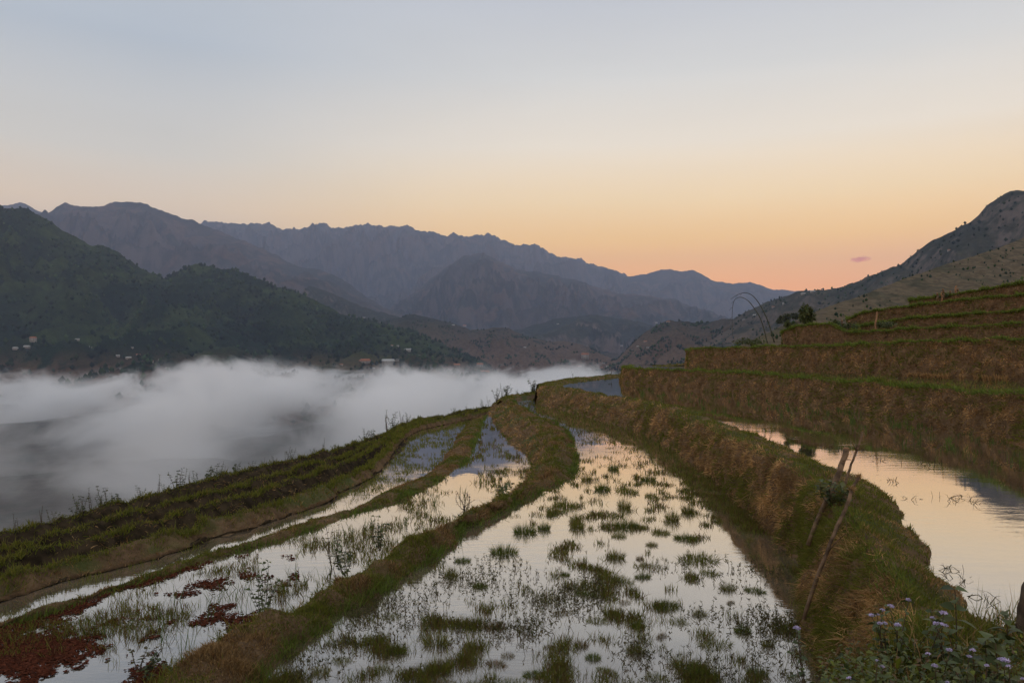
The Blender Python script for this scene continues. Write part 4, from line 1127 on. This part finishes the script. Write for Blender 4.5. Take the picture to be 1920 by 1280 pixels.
# lilac flowers at the near right corner
def flower_plant(heads, basepx, Y, label, leafn=6, L=.042):
    base = W(basepx[0], basepx[1], Y)
    hs, st = [], []
    for x, y, r_, dy in heads:
        q = W(x, y, Y + dy) - base
        hs.append((q, .66 * r_ / F * Y))
        st.append(curve((rng.normal(0, .02), rng.normal(0, .02), -.05), q - np.array([0, 0, .004]), (rng.normal(0, .02), rng.normal(0, .02), 0)))
    for _ in range(3):
        st.append(curve((0, 0, -.05), (rng.normal(0, .10), rng.normal(0, .10), rng.uniform(.10, .26)), (0, 0, 0)))
    return stemmed('flowering_weed', label, 'flower', tuple(base), st, leafn, L, L * .62, LEAFG, .0035, heads=hs)
flower_plant([(1655, 1144, 6, 0), (1669, 1137, 8, .05), (1635, 1154, 7, -.05), (1645, 1152, 5, 0), (1650, 1169, 6, -.1), (1659, 1169, 6, -.08), (1683, 1172, 7, -.1), (1703, 1125, 7, .2)], (1672, 1258), 3.5, 'lilac flowering weed with many heads on the slope under the stakes', 7)
flower_plant([(1748, 1158, 5, 0), (1769, 1150, 9, 0), (1755, 1170, 8, -.05), (1765, 1171, 7, -.1), (1773, 1173, 6, -.05)], (1760, 1275), 3.35, 'lilac flowering weed with a tight cluster beside the water', 8)
flower_plant([(1780, 1219, 7, 0), (1740, 1226, 6, 0), (1753, 1248, 7, -.05)], (1752, 1365), 2.95, 'three-headed lilac flowering weed at the bottom edge', 7)
flower_plant([(1823, 1219, 7, 0), (1817, 1231, 6, 0)], (1822, 1355), 3.0, 'two-headed lilac flowering weed left of the largest bloom', 7)
flower_plant([(1882, 1240, 13, 0), (1892, 1250, 7, -.05), (1851, 1248, 6, 0)], (1874, 1385), 2.85, 'weed with the largest lilac bloom in the bottom right corner', 7)
flower_plant([(1654, 1250, 6, 0), (1645, 1238, 4, 0)], (1650, 1380), 2.85, 'small lilac flowering weed low on the slope', 6)
flower_plant([(1494, 1178, 8, 0)], (1512, 1290), 3.7, 'single lilac bloom at the foot of the slope by the water', 5)
flower_plant([(1592, 1271, 6, 0)], (1594, 1400), 2.8, 'single lilac bloom cut by the bottom edge', 5)
flower_plant([(1919, 1273, 6, 0), (1776, 1279, 5, .1)], (1900, 1400), 2.75, 'lilac flowering weed in the very corner', 6)
def tall_herb(x, y0, y1, Y, label):
    p = W(x, y0, Y); h = (y0 - y1) / F * Y
    return stemmed('nettle_like_weed', label, 'weed', tuple(p), [curve((0, 0, -.05), (.01, 0, h), (.012, 0, 0), 9)], 9, .075, .05, LEAFG, .004)
tall_herb(1786, 1268, 1104, 3.4, 'tall upright weed rising between lilac flowers against the water')
tall_herb(1882, 1225, 1152, 3.6, 'short upright weed left of the stump')
tall_herb(1842, 1315, 1195, 3.1, 'upright leafy weed beside the largest bloom')
tall_herb(1862, 1320, 1205, 3.05, 'upright leafy weed just left of the largest bloom')

# undergrowth on the near slope and path
def undergrowth():
    n = 3600
    px = rng.uniform(1540, 1960, n); py = rng.uniform(1165, 1330, n)
    top = np.interp(px, [1540, 1600, 1700, 1790, 1830, 1960], [1225, 1200, 1200, 1205, 1190, 1185])
    k = py > top + rng.uniform(-6, 30, n)
    px, py = px[k], py[k]
    Y = 1.47 * F / (py - HY) * rng.uniform(.84, 1.0, len(px))
    P = np.stack([(px - 960) / F * Y, Y, (HY - py) / F * Y], 1)
    Dn = rng.normal(0, 1, (len(P), 3)); Dn[:, 2] = Dn[:, 2] * .8 + .35
    V, T, C = leaves(P, Dn, rng.uniform(.014, .046, len(P)) * rng.choice([.6, 1, 1.3], len(P)), rng.uniform(.006, .022, len(P)), np.concatenate([LEAFG, GREEN[[0, 2]], STRAW[[3]] * .6]), .45)
    o = mesh_np('undergrowth', V, T, M_LEAF, attrs={'tint': C})
    tag(o, 'dark leafy undergrowth filling the near right corner', 'undergrowth', kind='stuff')
    b_ = Blades()
    n = 16000
    x = rng.uniform(1.5, 5.0, n); y = rng.uniform(2.6, 4.35, n)
    edge = np.interp(x, [1.2, 1.9, 2.6, 3.4, 12], [2.6, 3.9, 4.25, 4.35, 4.5])
    k = (y < edge - .05)
    x, y = x[k], y[k]
    z = -1.47 + .05 * fbm(x * 1.2, y * 1.2, 41, 4) - .02
    P = np.stack([x, y, z], 1)
    b_.add(P, np.array([0, 0, 1]) + rng.normal(0, .3, (len(P), 3)), rng.uniform(.05, .17, len(P)), .005, rng.normal(0, .40, (len(P), 3)), np.where(rng.random((len(P), 1)) < .7, pick(GREEN, len(P)), pick(STRAW, len(P))))
    b_.build('path_grass', 'rough grass on the footpath at the near right')
undergrowth()

# ------------------------------------------------------------------ stakes, stump, posts, bamboo
def stake(name, label, pts, r0, r1, m=M_WOOD, cut=True, twigs=(), frayed=False, cat='stake'):
    root = empty(name, tuple(pts[0]))
    P = np.asarray(pts, float) - np.asarray(pts[0])
    n = 14
    t = np.linspace(0, 1, len(P)); tt = np.linspace(0, 1, n)
    Q = np.stack([np.interp(tt, t, P[:, i]) for i in range(3)], 1) + rng.normal(0, r0 * .16, (n, 3)) + np.sin(tt * 7 + rng.uniform(0, 6))[:, None] * np.array([r0 * .6, r0 * .3, 0])
    rr = np.linspace(r0, r1, n) * rng.uniform(.9, 1.12, n)
    V, T = tube(Q, rr, 0, 9)
    mesh_np('shaft', V, T, m, root, True)
    if cut:
        d = Q[-1] - Q[-2]; d /= np.linalg.norm(d)
        V, T = tube([Q[-1] - d * r1 * .3, Q[-1] + d * r1 * .25, Q[-1] + d * r1 * .4], [r1 * 1.12, r1 * 1.05, r1 * .7], 0, 9)
        mesh_np('cut_end', V, T, M_WOODPALE, root, False)
    for a, b_, r_ in twigs:
        V, T = tube(curve(np.asarray(a) - np.asarray(pts[0]), np.asarray(b_) - np.asarray(pts[0]), (0, 0, .01), 5), r_, r_ * .4, 5)
        mesh_np('twig', V, T, m, root, True)
    if frayed:
        bl_ = Blades(); k = 90
        d = Q[-1] - Q[-2]; d /= np.linalg.norm(d)
        bl_.add(Q[-1] + rng.normal(0, r1 * .5, (k, 3)) - d * r1, d + rng.normal(0, .75, (k, 3)), r1 * 3.4 * rng.uniform(.5, 1.2, k), r1 * .4, rng.normal(0, .3, (k, 3)), pick(STRAW * .8, k))
        Vv = np.concatenate(bl_.V); i = np.arange(k)[:, None] * 5
        mesh_np('frayed_end', Vv, np.concatenate([i + [0, 1, 2], i + [0, 2, 3], i + [3, 2, 4]]), M_GRASS, root, attrs={'tint': np.concatenate(bl_.C)})
    return tag(root, label, cat)
stake('cut_stake', 'thick cut stake leaning on the long wall', [W(1514, 1022, 7.35), W(1561, 914, 7.5), W(1588, 841, 7.7)], .022, .029, twigs=[(W(1580, 864, 7.62), W(1596, 862, 7.58), .008)])
stake('cut_stake', 'thinner cut branch with twigs standing behind the thick stake', [W(1578, 925, 8.2), W(1599, 865, 8.3), W(1617, 810, 8.4)], .014, .011,
      twigs=[(W(1606, 845, 8.32), W(1593, 822, 8.3), .006), (W(1606, 843, 8.32), W(1602, 800, 8.35), .004), (W(1608, 835, 8.34), W(1628, 832, 8.3), .005), (W(1610, 828, 8.36), W(1640, 820, 8.5), .003), (W(1612, 822, 8.37), W(1621, 814, 8.4), .006)])
stake('cut_stake', 'long frayed pole slanting down the slope into the paddy', [W(1506, 1160, 6.15), W(1554, 1027, 6.25), W(1582, 955, 6.4), W(1599, 916, 6.5)], .017, .016, frayed=True,
      twigs=[(W(1550, 1036, 6.24), W(1586, 1000, 6.15), .007), (W(1583, 955, 6.4), W(1590, 1010, 6.3), .004)])
stake('cut_stake', 'short frayed stub beside the top of the long pole', [W(1594, 920, 7.0), W(1611, 893, 7.1)], .012, .014, frayed=True)
def stump():
    root = empty('tree_stump', tuple(W(1925, 1195, 3.9)))
    n, k = 9, 12
    a = np.linspace(0, 2 * np.pi, k, endpoint=False)
    V = []
    for i in range(n):
        t = i / (n - 1); r = .055 * (1 - .35 * t) * (1 + .18 * np.sin(a * 3 + t * 3) + .1 * rng.normal(0, 1, k))
        V.append(np.stack([r * np.cos(a) + .012 * t, r * np.sin(a), np.full(k, -.05 + .33 * t) + .02 * np.sin(a * 2) * t], 1))
    V = np.concatenate(V + [np.array([[.01, 0, .27]])])
    T = []
    for i in range(n - 1):
        for j in range(k):
            p, q = i * k + j, i * k + (j + 1) % k
            T += [(p, q, q + k), (p, q + k, p + k)]
    T += [((n - 1) * k + j, (n - 1) * k + (j + 1) % k, n * k) for j in range(k)]
    mesh_np('trunk', V, np.array(T), M_BARK, root, True)
    Vv, T = tube(curve((.0, 0, .24), (-.004, -.01, .33), (0, 0, 0), 4), .008, .002, 5)
    mesh_np('splinter', Vv, T, M_BARK, root)
    tag(root, 'gnarled old stump cut by the right edge of the picture', 'stump')
stump()

def post(x, y0, y1, Y, r, label, m=M_WOOD, lean=0):
    return stake('wooden_post', label, [W(x, y0 + 3, Y), W(x + lean, y1, Y)], r, r * .85, m, cut=True, cat='post')
post(1641, 622, 585, 37, .05, 'tall pale post standing on the fourth terrace', M_WOODPALE, 3)
post(1579, 612, 600, 39.5, .06, 'short stump post at the left end of the fifth terrace, left of two')
post(1593, 614, 603, 39.5, .06, 'short stump post at the left end of the fifth terrace, right of two')
for x, y0, y1, lab in [(1758, 559, 550, 'leftmost of the stakes on the topmost terrace'), (1766, 562, 548, 'second stake from the left on the topmost terrace'), (1769, 556, 542, 'slim stake behind the second one on the topmost terrace'),
                       (1782, 556, 546, 'short middle stake on the topmost terrace'), (1792, 553, 536, 'tallest stake on the topmost terrace'), (1796, 552, 542, 'rightmost stake on the topmost terrace, beside the tallest')]:
    post(x, y0, y1, 44.0, .055, lab, M_WOODPALE if x in (1792, 1766) else M_WOOD)

def bamboo(label, pts, Y, r0):
    root = empty('bamboo_pole', tuple(W(*pts[0], Y)))
    P = np.array([W(x, y, Y + i * .25) for i, (x, y) in enumerate(pts)]) - np.array(W(*pts[0], Y))
    P = _res(np.concatenate([P[:1] * 0 + P[:1], P[1:]]) + np.array([0, 0, 0]), 40) if False else P
    t = np.linspace(0, 1, len(P)); tt = np.linspace(0, 1, 36)
    m = np.gradient(P, t, axis=0)
    k = np.clip(np.searchsorted(t, tt, side='right') - 1, 0, len(t) - 2); h = (t[k + 1] - t[k])[:, None]; s_ = (tt - t[k])[:, None] / h
    Q = (2 * s_**3 - 3 * s_**2 + 1) * P[k] + (s_**3 - 2 * s_**2 + s_) * h * m[k] + (-2 * s_**3 + 3 * s_**2) * P[k + 1] + (s_**3 - s_**2) * h * m[k + 1]
    V, T = tube(Q, r0, r0 * .3, 6)
    mesh_np('cane', V, T, M_BAMBOO, root, True)
    V, T = join([tube(curve(Q[i], Q[i] + np.array([-.25, 0, -.25]) * rng.uniform(.4, 1.1), (0, 0, .03), 4), .010, .004, 4) for i in (25, 28, 31)])
    mesh_np('side_shoot', V, T, M_BAMBOO, root)
    return tag(root, label, 'bamboo')
bamboo('taller bent bamboo cane arching left above the terrace', [(1452, 642), (1440, 603), (1427, 575), (1412, 555), (1397, 549), (1382, 553), (1370, 561)], 44, .034)
bamboo('lower bent bamboo cane with its tip hanging straight down', [(1439, 643), (1427, 600), (1410, 572), (1397, 560), (1385, 557.5), (1376, 565), (1373, 587), (1373, 630)], 43, .030)

def crown_leaves(n, c, rad, L, wd, pal, lobes=7):
    cs = c + rng.normal(0, .45, (lobes, 3)) * rad
    i = rng.integers(0, lobes, n)
    d = rng.normal(0, 1, (n, 3)); d /= np.linalg.norm(d, axis=1, keepdims=True)
    P = cs[i] + d * rad * .55 * rng.random((n, 1)) ** .4
    Dn = d + rng.normal(0, .6, (n, 3)); Dn[:, 2] -= .3
    return leaves(P, Dn, L * rng.uniform(.6, 1.3, n), wd * rng.uniform(.6, 1.3, n), pal)
def tree(name, label, x, y, Y, hpx, wpx_, nl, L, pal=LEAFG, cat='tree', trunk=True, group=None):
    p = W(x, y, Y); k = Y / F; h = hpx * k; w_ = wpx_ * k
    root = empty(name, tuple(p))
    limbs = [tube(curve((0, 0, -.15), (rng.normal(0, .03) * w_, 0, h * .8), (.04 * w_, 0, 0), 6), .035 * h, .008 * h, 6)]
    for _ in range(5):
        z0 = rng.uniform(.25, .6) * h
        limbs.append(tube(curve((0, 0, z0), (rng.uniform(-.4, .4) * w_, rng.uniform(-.4, .4) * w_, z0 + rng.uniform(.2, .4) * h), (0, 0, 0), 4), .014 * h, .005 * h, 5))
    V, T = join(limbs); mesh_np('trunk', V, T, M_BARK, root, True)
    V, T, C = crown_leaves(nl, np.array([0, 0, h * .56]), np.array([w_ * .5, w_ * .5, h * .42]), L, L * .5, pal)
    mesh_np('crown', V, T, M_LEAF, root, attrs={'tint': C})
    return tag(root, label, cat, group)
tree('young_tree', 'small leafy tree standing at the bulging end of the fourth terrace', 1512, 612, 42.5, 50, 30, 1500, .16)
tree('shrub', 'low shrub left of the small leafy tree', 1478, 614, 43, 12, 20, 420, .12, cat='shrub')
tree('shrub', 'low spreading shrub below the bamboo canes', 1410, 648, 42, 14, 44, 520, .13, cat='shrub')
tree('shrub', 'small shrub between the tree and the short posts', 1567, 612, 39.3, 15, 14, 260, .11, cat='shrub')
tree('shrub', 'ragged shrub right of the tall pale post', 1660, 617, 36.5, 14, 34, 420, .11, cat='shrub')
tree('shrub', 'ragged shrub around the two short posts', 1592, 617, 38.8, 12, 30, 300, .11, cat='shrub')
tree('shrub', 'shrub at the feet of the topmost stakes', 1777, 559, 44.3, 9, 40, 320, .12, cat='shrub')
tree('far_tree', 'leftmost dark tree on the hillside edge behind the shrub', 1463, 606, 395, 12, 11, 260, 1.2, LEAFG * .6)
tree('far_tree', 'middle dark tree on the hillside edge', 1476, 603, 400, 13, 16, 320, 1.2, LEAFG * .6)
tree('far_tree', 'right dark tree on the hillside edge next to the small leafy tree', 1488, 599, 408, 13, 16, 320, 1.2, LEAFG * .6)

# straw sheaves at the foot of the eye-level wall
def sheaf():
    root = empty('straw_sheaf', (0, 0, -60))
    bl_ = Blades(); k = 60
    a = rng.uniform(0, 6.28, k); r = .05 * np.sqrt(rng.random(k))
    P = np.stack([r * np.cos(a), r * np.sin(a), np.zeros(k)], 1)
    bl_.add(P, np.array([0, 0, 1]) + P * 3 + rng.normal(0, .15, (k, 3)), .22 * rng.uniform(.7, 1.1, k), .022, rng.normal(0, .2, (k, 3)), pick(STRAW * 1.1, k))
    i = np.arange(k)[:, None] * 5
    mesh_np('stalks', np.concatenate(bl_.V), np.concatenate([i + [0, 1, 2], i + [0, 2, 3], i + [3, 2, 4]]), M_GRASS, root, attrs={'tint': np.concatenate(bl_.C)})
    V, T = tube([(0, 0, .07), (0, 0, .10)], .052, .05, 8); mesh_np('tie', V, T, M_WOOD, root, True)
    return root
sh0 = sheaf(); first = True; ns_ = 0
for x in (1705, 1717, 1729, 1735, 1741, 1748, 1755, 1762, 1770, 1777, 1803, 1830, 1846, 1856, 1870, 1876, 1886):
    o = sh0 if first else copy_tree(sh0); first = False
    Y = float(np.interp(x, [1620, 1770, 1920], [29, 25, 22])) - .35
    o.location = ((x - 960) / F * Y, Y, LC); o.rotation_euler = (0, 0, rng.uniform(0, 6)); o.scale = (1, 1, rng.uniform(.75, 1.1))
    tag(o, '%s straw sheaf from the left along the foot of the eye-level terrace wall' % ORD[ns_], 'sheaf', 'straw sheaves in the muddy strip'); ns_ += 1

# ------------------------------------------------------------------ houses across the valley
trees_bvh = [(o, BVHTree.FromPolygons(V.tolist(), T.tolist())) for o, V, T in HILLS]
def hit(px, py):
    d = Vector(((px - 960) / F, 1, (HY - py) / F)).normalized()
    best = None
    for o, t in trees_bvh:
        q, nn_, i, dist = t.ray_cast(Vector((0, 0, 0)), d)
        if q is not None and dist > 200 and (best is None or dist < best[1]): best = (q, dist, o)
    return best
def house(x, y, wpx_, label, roof=None, storeys=1, group=None, flat=False):
    hq = hit(x, y)
    if hq is None: return
    p, dist, _ = hq
    w_ = wpx_ / F * dist; d_ = w_ * .55; h_ = max(2.6, w_ * .22) * storeys; rh = w_ * .20
    root = empty('farmhouse' if storeys == 1 else 'house', (p.x, p.y, p.z - .3), rng.uniform(-.35, .35))
    def bx(lo, hi):
        V = np.array([[a, b_, c] for a in (lo[0], hi[0]) for b_ in (lo[1], hi[1]) for c in (lo[2], hi[2])], float)
        return V, np.array([[0, 1, 3, 2], [4, 6, 7, 5], [0, 4, 5, 1], [2, 3, 7, 6], [0, 2, 6, 4], [1, 5, 7, 3]])
    V, T = bx((-w_ / 2, -d_ / 2, -3), (w_ / 2, d_ / 2, h_)); mesh_np('wall', V, T, M_WALL, root)
    e = w_ * .07
    a, b_ = w_ / 2 + e, d_ / 2 + e
    V = np.array([[-a, -b_, h_ - e * .3], [a, -b_, h_ - e * .3], [a, b_, h_ - e * .3], [-a, b_, h_ - e * .3], [-a * .9, 0, h_ + rh], [a * .9, 0, h_ + rh]])
    T = np.array([[0, 1, 5], [0, 5, 4], [2, 3, 4], [2, 4, 5], [1, 2, 5], [3, 0, 4], [0, 3, 2], [0, 2, 1]])
    mesh_np('roof', V, T, roof or M_ROOFW, root)
    V, T = bx((-w_ * .06, -d_ / 2 - .06, 0), (w_ * .06, -d_ / 2 + .1, min(2.1, h_ * .75))); mesh_np('door', V, T, M_WOOD, root)
    for s in range(storeys):
        for xx in (-.3, .3):
            zb = s * h_ / storeys + .9
            V, T = bx((xx * w_ - w_ * .06, -d_ / 2 - .05, zb), (xx * w_ + w_ * .06, -d_ / 2 + .1, zb + 1.3)); mesh_np('window', V, T, M_PANE, root)
    tag(root, label, 'house', group)
house(1097, 673, 13, 'white three-storey house with an orange roof above the valley town', M_ROOFR, 3)
house(1086, 690, 8, 'small white house with an orange roof below the three-storey one', M_ROOFR, 2)
house(765, 658, 12, 'white-roofed farmhouse alone on the brown slope of the middle hill', M_ROOFW)
house(907, 702, 20, 'long orange-roofed shed just above the fog', M_ROOFR)
house(855, 687, 14, 'orange-roofed shed left of a matching one on the middle hill', M_ROOFR)
house(898, 686, 14, 'orange-roofed shed right of a matching one on the middle hill', M_ROOFR)
house(728, 682, 22, 'long pale shed on the terraced fields left of the middle hill', M_ROOFW)
house(684, 680, 18, 'long rust-roofed shed among bare fields', M_ROOFR)
house(62, 640, 9, 'tiered red-roofed building at the left edge', M_ROOFR, 3)
house(50, 652, 10, 'white house below the tiered red-roofed building', M_ROOFW)
house(29, 654, 8, 'small white house leftmost of all', M_ROOFW)
house(870, 612, 8, 'pale house on the crest of the middle hill', M_ROOFR)
house(1524, 548, 8, 'pale house on the ridge at the foot of the right mountain', M_ROOFW)
house(1506, 552, 7, 'pale house left of its twin on the right mountain ridge', M_ROOFW)
house(1416, 592, 7, 'pale house on the slope behind the bamboo canes', M_ROOFW)
far_h = [(145, 637, 6), (170, 650, 4), (220, 668, 7), (259, 666, 6), (241, 672, 8), (248, 652, 4), (313, 692, 8), (284, 678, 6), (300, 676, 5), (660, 700, 6), (678, 703, 9), (718, 698, 7), (726, 700, 8), (746, 676, 8), (700, 691, 6), (735, 648, 4), (746, 649, 4),
         (786, 667, 4), (984, 652, 5), (1000, 700, 5), (1010, 702, 6), (1022, 702, 5), (1034, 706, 7), (1048, 697, 6), (1056, 702, 6), (1070, 700, 8), (1080, 696, 6), (1094, 700, 7), (1104, 693, 8), (1112, 703, 6), (1120, 698, 6), (1128, 690, 5), (1140, 688, 6), (1132, 682, 5),
         (1166, 649, 5), (1210, 641, 6), (1196, 650, 4), (1215, 652, 5), (1230, 606, 5), (1253, 604, 6), (590, 695, 5), (560, 690, 6), (604, 703, 5), (640, 684, 6), (850, 610, 5), (682, 596, 5), (1046, 608, 4), (1450, 576, 5), (1470, 570, 5), (1395, 600, 5), (1655, 475, 5), (1780, 470, 5)]
for k, (x, y, ww) in enumerate(far_h):
    rf_ = (M_ROOFW, M_ROOFG, M_ROOFW, M_ROOFR)[k % 4]
    cn = {'pale_roof': 'white-roofed', 'grey_roof': 'grey-roofed', 'orange_tile_roof': 'orange-roofed'}[rf_.name]
    where = ('at the foot of the tall left hill' if x < 340 else 'on the bare fields just above the fog left of the middle hill' if x < 800 and y > 640 else 'high on the middle hill' if x < 1000 and y < 660
             else 'in the valley town beyond the far lip' if x < 1150 and y > 670 else 'on the dark knoll right of the valley gap' if x < 1300 else 'on the right mountain slope')
    house(x, y, ww, 'tiny %s farmhouse %s' % (cn, where), rf_, group='%s farmhouses %s' % (cn, where))

# ------------------------------------------------------------------ woods on the far slopes
def woods(names, count, seed, hgt):
    rs = np.random.default_rng(seed)
    Pn = []
    for o, V, T in HILLS:
        if o.name.split('.')[0] not in names: continue
        A, B, C_ = V[T[:, 0]], V[T[:, 1]], V[T[:, 2]]
        ar_ = np.linalg.norm(np.cross(B - A, C_ - A), axis=1)
        cen = (A + C_) / 2
        inview = np.abs(cen[:, 0]) < cen[:, 1] * .74
        m = fbm(cen[:, 0] / 95, cen[:, 1] / 120, seed, 2, .5)
        wgt = ar_ * inview * (m > .30 if 'farmed' in o.name else m > -.35); wgt = wgt / wgt.sum()
        c = rs.choice(len(wgt), count, p=wgt)
        u, v = rs.random((count, 1)), rs.random((count, 1))
        Pn.append(A[c] + (B[c] - A[c]) * u + (V[T[c, 3]] - A[c]) * v)
    P = np.concatenate(Pn); n = len(P); k = 5
    h = hgt * rs.uniform(.35, 1.6, n); r = h * rs.uniform(.3, .55, n)
    a = np.linspace(0, 2 * np.pi, k, endpoint=False)[None] + rs.uniform(0, 6, (n, 1))
    rr = r[:, None] * rs.uniform(.7, 1.3, (n, k))
    ring = np.stack([P[:, :1] + rr * np.cos(a), P[:, 1:2] + rr * np.sin(a), P[:, 2:3] + h[:, None] * rs.uniform(.25, .6, (n, k))], 2)
    top = P + np.stack([rs.normal(0, .1, n) * r, rs.normal(0, .1, n) * r, h], 1); bot = P - np.array([0, 0, 1.5])
    V = np.concatenate([bot[:, None], ring, top[:, None]], 1).reshape(-1, 3)
    b_ = np.arange(n)[:, None] * (k + 2)
    T = np.concatenate([np.concatenate([b_, b_ + 1 + (j + 1) % k, b_ + 1 + j], 1) for j in range(k)] + [np.concatenate([b_ + k + 1, b_ + 1 + j, b_ + 1 + (j + 1) % k], 1) for j in range(k)])
    pal = np.array([[.014, .030, .014], [.022, .042, .016], [.034, .056, .018], [.018, .034, .020]])
    tone = 1 + .8 * np.clip(fbm(P[:, 0] / 260, P[:, 1] / 260, seed + 3, 3), -.6, 1)
    C = np.repeat(pal[rs.integers(0, 4, n)] * (rs.uniform(.7, 1.5, n) * tone)[:, None], k + 2, axis=0)
    return mesh_np('far_woods', V, T, attr_mat('far_foliage', .9, .0, .05), attrs={'tint': C})
tag(woods(('green_hill',), 9000, 5, 12), 'dark woods clothing the two green hills', 'woods', kind='stuff')
tag(woods(('farmed_hill',), 3600, 6, 8), 'scattered woods and hedges on the low farmed hills', 'woods', kind='stuff')
tag(woods(('grass_hillside',), 2600, 9, 1.5), 'low scrub dotted over the hillside above the terraces', 'scrub', kind='stuff')
tag(woods(('right_mountain',), 3500, 8, 7), 'scattered scrub and trees on the right mountain', 'scrub', kind='stuff')

# ------------------------------------------------------------------ the one small pink cloud
def cloud():
    m, t = mat('pink_cloud'); n = N(t)
    co = n('ShaderNodeTexCoord').outputs['Object']
    ln = n('ShaderNodeVectorMath', {0: n('ShaderNodeVectorMath', {0: co, 1: (1 / 480., 1 / 300., 1 / 150.)}, operation='MULTIPLY').outputs[0]}, operation='LENGTH').outputs['Value']
    f = n.noise(co, .0042, 4, .6)
    d = n.rng(n.math('SUBTRACT', n.math('MULTIPLY', f, 1.6), ln), .0, .55)
    v = n('ShaderNodeVolumePrincipled', {'Color': (1.0, .50, .26, 1), 'Density': n.math('MULTIPLY', d, .008), 'Anisotropy': .6})
    n.out(vol=v.outputs[0]); m.cycles.volume_step_rate = .4
    o = box('cloud', (-560, -320, -180), (560, 320, 180), m)
    o.location = W(1612, 486, 27000)
    tag(o, 'single small pink cloud low in the sunset sky', 'cloud')
cloud()
